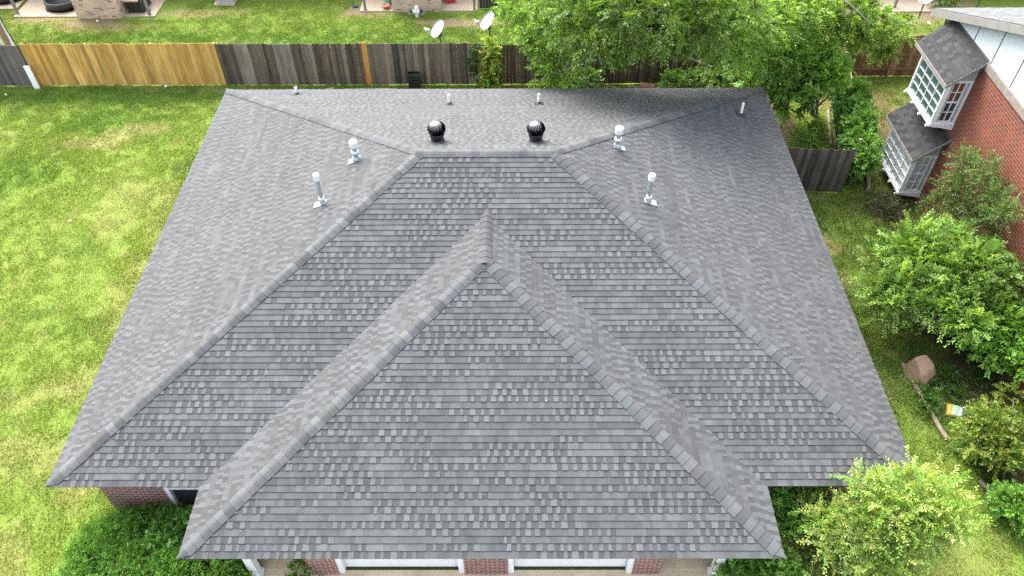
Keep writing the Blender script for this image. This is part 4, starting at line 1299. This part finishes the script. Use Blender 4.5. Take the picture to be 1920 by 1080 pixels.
for k in range(5): m_.tube([c_ + np.array((k * .15 - .35, random.uniform(-.06, .06), 0)), c_ + np.array((k * .15 - .15, random.uniform(-.06, .06), .05))], [.06, .05], 8, (.34, .30, .25))
tag(m_.build('stone_edging', M_PALEBARK), 'pale rubble row on the ground behind the far right roof corner', 'rubble')

# ------------------------------------------------------------------ satellite dishes
def dish_proto(label):
    t = thing('satellite_dish', label, 'satellite dish', (0, 0, 0), 'white satellite dishes behind the fence')
    m_ = MB(); m_.tube([(0, 0, -.05), (0, 0, 1.0)], .03, 10); m_.build('mast', M_DARKMETAL, t)
    m_ = MB(); m_.box(-.05, .05, -.09, .03, .92, 1.12); m_.build('bracket', M_DARKMETAL, t)
    ax = unit(np.array((-.62, -.42, .66)))            # where the dish points
    sx = unit(np.cross(ax, (0, 0, 1))); sy = np.cross(sx, ax)
    c = np.array((-.02, -.06, 1.22))
    m_ = MB(); nr, na = 5, 28
    for off in (0, -.018):
        rings = [[c + sx * (.31 * r / nr) * math.cos(2 * math.pi * k / na) + sy * (.40 * r / nr) * math.sin(2 * math.pi * k / na) + ax * (.10 * (r / nr) ** 2 + off) for k in range(na)] for r in range(nr + 1)]
        for r in range(nr):
            for k in range(na):
                l = (k + 1) % na; f = [rings[r][k], rings[r][l], rings[r + 1][l], rings[r + 1][k]]
                m_.face(f if off == 0 else f[::-1])
        if off == 0: rim = rings[-1]
        else:
            for k in range(na): l = (k + 1) % na; m_.face([rim[k], rings[-1][k], rings[-1][l], rim[l]])
    m_.build('reflector', M_DISH, t, smooth=True)
    foot = c - sy * .38 + ax * .09; tip = c + ax * .55 - sy * .30
    m_ = MB(); m_.beam(foot, tip, .03, .04); m_.build('feed_arm', M_DISH, t)
    m_ = MB(); m_.tube([tip + ax * -.02, tip + unit(c - tip) * .16], [.05, .06], 10); m_.beam(tip + sx * -.1 + sy * .05, tip + sx * .12 + sy * .05, .07, .07); m_.build('receiver', M_DISH, t)
    return t


dp = dish_proto('white satellite dish just behind the grey fence, left of its neighbour')
dp.location = at(828, 104, 0); dp['base'] = (0, 0, 0)
dup(dp, at(919, 92, 0), -.05, 'white satellite dish on a tall mast beside the large tree behind the fence', scale=1.05)
dup(dp, at(1718, 44, 0), .1, 'white satellite dish beyond the brown fence near the two storey house', scale=1.1)
dup(dp, at(1822, 34, 0), .2, 'white satellite dish showing over the two storey roof edge', scale=1.15)

# ------------------------------------------------------------------ the row of dwellings behind
bk = thing('brick_apartment_row', 'pale buff brick row of dwellings with small patios along the top of the picture', 'building', (2, 28, 0))
m_ = MB()
WY = 24.75
for a_, b_ in ((-9.75, -7.75),): m_.box(a_, b_, WY, 28.2, 0, 2.6)
m_.box(4.40, 6.62, 25.25, 28.2, 0, 2.6)
m_.box(-30, 40, 28.2, 28.5, 0, 2.6)
m_.box(29.5, 40, 26.4, 28.2, 0, 2.6)
m_.build('wall', M_BRICKB, bk)
m_ = MB(); m_.box(-31, 41, 27.2, 33, 2.62, 2.8); m_.build('roof', M_TRIM, bk)
for x, y in ((-6.55, 24.95), (3.15, 25.35), (8.12, 25.35), (-12.6, 25.1), (27.2, 25.4)):
    m_ = MB(); m_.box(x - .05, x + .05, y - .05, y + .05, .06, 2.62); m_.build('patio_post', M_TRIM, bk)
for i, (x0, x1, y0) in enumerate(((-12.7, -9.76, 24.85), (-7.74, -6.3, 24.85), (2.9, 4.39, 25.25), (6.63, 8.25, 25.25), (25.9, 29.4, 25.0), (-18, -12.9, 25.6))):
    m_ = MB(); m_.box(x0, x1, y0, 28.19, -.05, .06); structure(m_.build('patio', M_PATIO))
m_ = MB(); boards(m_, (8.35, 25.5), (9.3, 25.5), .02, 1.6, [(.05, .045, .04), (.07, .06, .05)], seed=60)
tag(m_.build('privacy_screen', M_BOARD), 'short dark board screen beside the right patio of the brick row', 'screen')


def tub(px, py, r, label, rot):
    c = at(px, py, .06); t = thing('round_tub', label, 'tub', (c[0], c[1], .06), 'black round tubs on the patios')
    m_ = MB(); m_.lathe([(r * .82, 0), (r * .95, .12), (r, .30), (r * .98, .36), (r * .90, .37), (r * .84, .30), (r * .7, .10), (r * .2, .06)], (c[0], c[1], .06), 30); m_.build('basin', M_BLACKR, t, smooth=True)
    m_ = MB(); m_.tube([(c[0] + r * .95 * math.cos(math.pi * k / 18), c[1] + r * .95 * math.sin(math.pi * k / 18), .44) for k in range(37)], .022, 6); m_.build('rim', simple('grey_rim', (.10, .105, .11), .4), t)
    m_ = MB(); k_ = 20
    ring = [(c[0] + r * (1.12 + .12 * math.sin(3 * a_ + rot)) * math.cos(a_), c[1] + r * (1.06 + .1 * math.cos(2 * a_)) * math.sin(a_)) for a_ in [2 * math.pi * i / k_ for i in range(k_)]]
    m_.face([(x, y, .068) for x, y in ring]); m_.build('mat', M_BLACKR, t)


tub(122, 9, .82, 'round black tub on a black mat left of the buff brick pier', .5)
tub(12, -4, .75, 'round black tub with grey rim on the leftmost patio', 1.8)
bt = thing('patio_bench', 'small weathered wooden table with a dark slatted base on the left patio', 'table', (-7.2, 25.3, .06))
m_ = MB(); m_.box(-7.68, -6.95, 25.05, 26.2, .62, .68, (.30, .25, .18)); m_.build('table_top', M_BOARD, bt)
m_ = MB()
for k in range(9): m_.box(-7.55 + k * .08, -7.51 + k * .08, 25.15, 26.1, .10, .58, (.05, .045, .04))
m_.box(-7.6, -6.85, 25.12, 26.13, .06, .10, (.05, .045, .04)); m_.build('slatted_base', M_BOARD, bt)
m_ = MB(); c_ = (-7.40, 25.85, .68); m_.lathe([(.13, 0), (.15, .06), (.15, .2), (.13, .22), (.1, .2)], c_, 16, (.42, .02, .02)); tag(m_.build('red_bowl', M_ATTRG), 'red container standing on the weathered patio table', 'container')
m_ = MB(); m_.tube([(-6.70, 25.45, .11), (-6.62, 25.0, .11)], [.05, .05], 10, (.03, .22, .26)); m_.tube([(-6.72, 25.5, .11), (-6.70, 25.45, .11)], [.02, .04], 8, (.02, .02, .02)); tag(m_.build('bottle', M_ATTRG), 'teal bottle lying on the left concrete patio', 'bottle')
ac = thing('air_conditioner', 'pale grey air conditioning unit on a concrete pad in the back yard', 'air conditioner', (-3.45, 26.35, 0))
m_ = MB(); m_.box(-3.9, -2.95, 25.85, 26.85, -.02, .09); m_.build('pad', M_PATIO, ac)
m_ = MB(); m_.box(-3.8, -3.05, 25.98, 26.75, .10, .80, (.45, .46, .47))
for k in range(12): m_.box(-3.81, -3.04, 25.97, 25.979, .16 + k * .05, .18 + k * .05, (.25, .26, .27))
m_.build('cabinet', M_ATTR, ac)
m_ = MB(); m_.box(-3.82, -3.03, 25.96, 26.77, .801, .83, (.5, .51, .52)); m_.lathe([(.3, .83), (.3, .86), (.05, .87)], (-3.43, 26.36, 0), 20, (.1, .1, .1)); m_.build('fan_guard', M_ATTR, ac)
dr = thing('drain_cleanout', 'white plastic pipe stub with twin open elbows before the buff brick pier', 'pipe', (5.55, 24.8, 0))
m_ = MB(); m_.tube([(5.55, 24.8, -.05), (5.55, 24.8, .50)], .085, 14); m_.build('standpipe', M_PLASTIC, dr)
for s_ in (-1, 1):
    m_ = MB(); m_.tube([(5.55, 24.8, .22), (5.55 + s_ * .20, 24.74, .28), (5.55 + s_ * .25, 24.58, .36)], [.075, .10, .12], 14, cap=False); o1 = m_.build('elbow', M_PLASTIC, dr)
    m_ = MB(); m_.tube([(5.55 + s_ * .247, 24.59, .355), (5.55 + s_ * .249, 24.583, .359)], .08, 14); m_.build('opening', M_BLACKR, o1)
m_ = MB(); m_.lathe([(.17, 0), (.18, .3), (.17, .62)], (4.12, 25.95, .06), 18, (.12, .38, .34)); tag(m_.build('canister', M_ATTRG), 'teal cylindrical canister standing beside the buff brick pier', 'canister')
m_ = MB(); m_.lathe([(.10, 0), (.17, .1), (.19, .16), (.14, .18), (.05, .1)], (4.08, 25.5, .06), 16, (.36, .14, .05)); tag(m_.build('clay_pot', M_ATTR), 'squat orange clay pot on the patio below the teal canister', 'pot')
m_ = MB(); m_.box(6.75, 7.2, 25.95, 26.4, .06, .36, (.45, .03, .03)); m_.box(6.78, 7.0, 25.9, 25.949, .12, .3, (.42, .05, .06)); m_.box(7.0, 7.35, 26.0, 26.1, .361, .40, (.5, .10, .12)); tag(m_.build('red_box', M_ATTRG), 'red box on the patio right of the buff brick pier', 'box')
m_ = MB(); m_.tube([(2.55, 25.75, .05), (2.75, 25.7, .05)], [.08, .06], 10, (.03, .04, .12)); tag(m_.build('shoe', M_ATTR), 'dark blue shoe like item on bare dirt beside the patio post', 'shoe')
for (px, py, r, lb) in ((131, 414, .05, 'white scrap of litter in the middle of the lawn'), (12, 178, .06, 'white scrap of litter near the fence at the far left'), (183, 40, .09, 'white crumpled plastic before the buff brick pier'), (312, 163, .10, 'white scrap of paper at the foot of the new cedar fence'), (1742, 44, .09, 'white scrap of litter on grass by the satellite dish')):
    p = at(px, py, .05); m_ = MB(); rnd = random.Random(px)
    for k in range(5):
        q_ = [p + np.array((rnd.uniform(-r, r), rnd.uniform(-r, r), rnd.uniform(0, r * .7))) for _ in range(4)]
        m_.face(q_, (.78, .78, .76))
    tag(m_.build('litter', M_ATTR), lb, 'litter')
bsh = at(1768, -6, .6)
plant('small_bush', 'small dark bush at the far patio behind the two storey house roof', 'shrub', (bsh[0], bsh[1], 0), [(bsh, (.45, .35, .4), 1), (bsh + np.array((.4, .1, -.1)), (.3, .3, .3), .9)], 160, 10, .3, .1, .045, G_MID, 140, trunk_r=.02, stems=4)
for o in bpy.data.objects:
    if 'base' in o: del o['base']
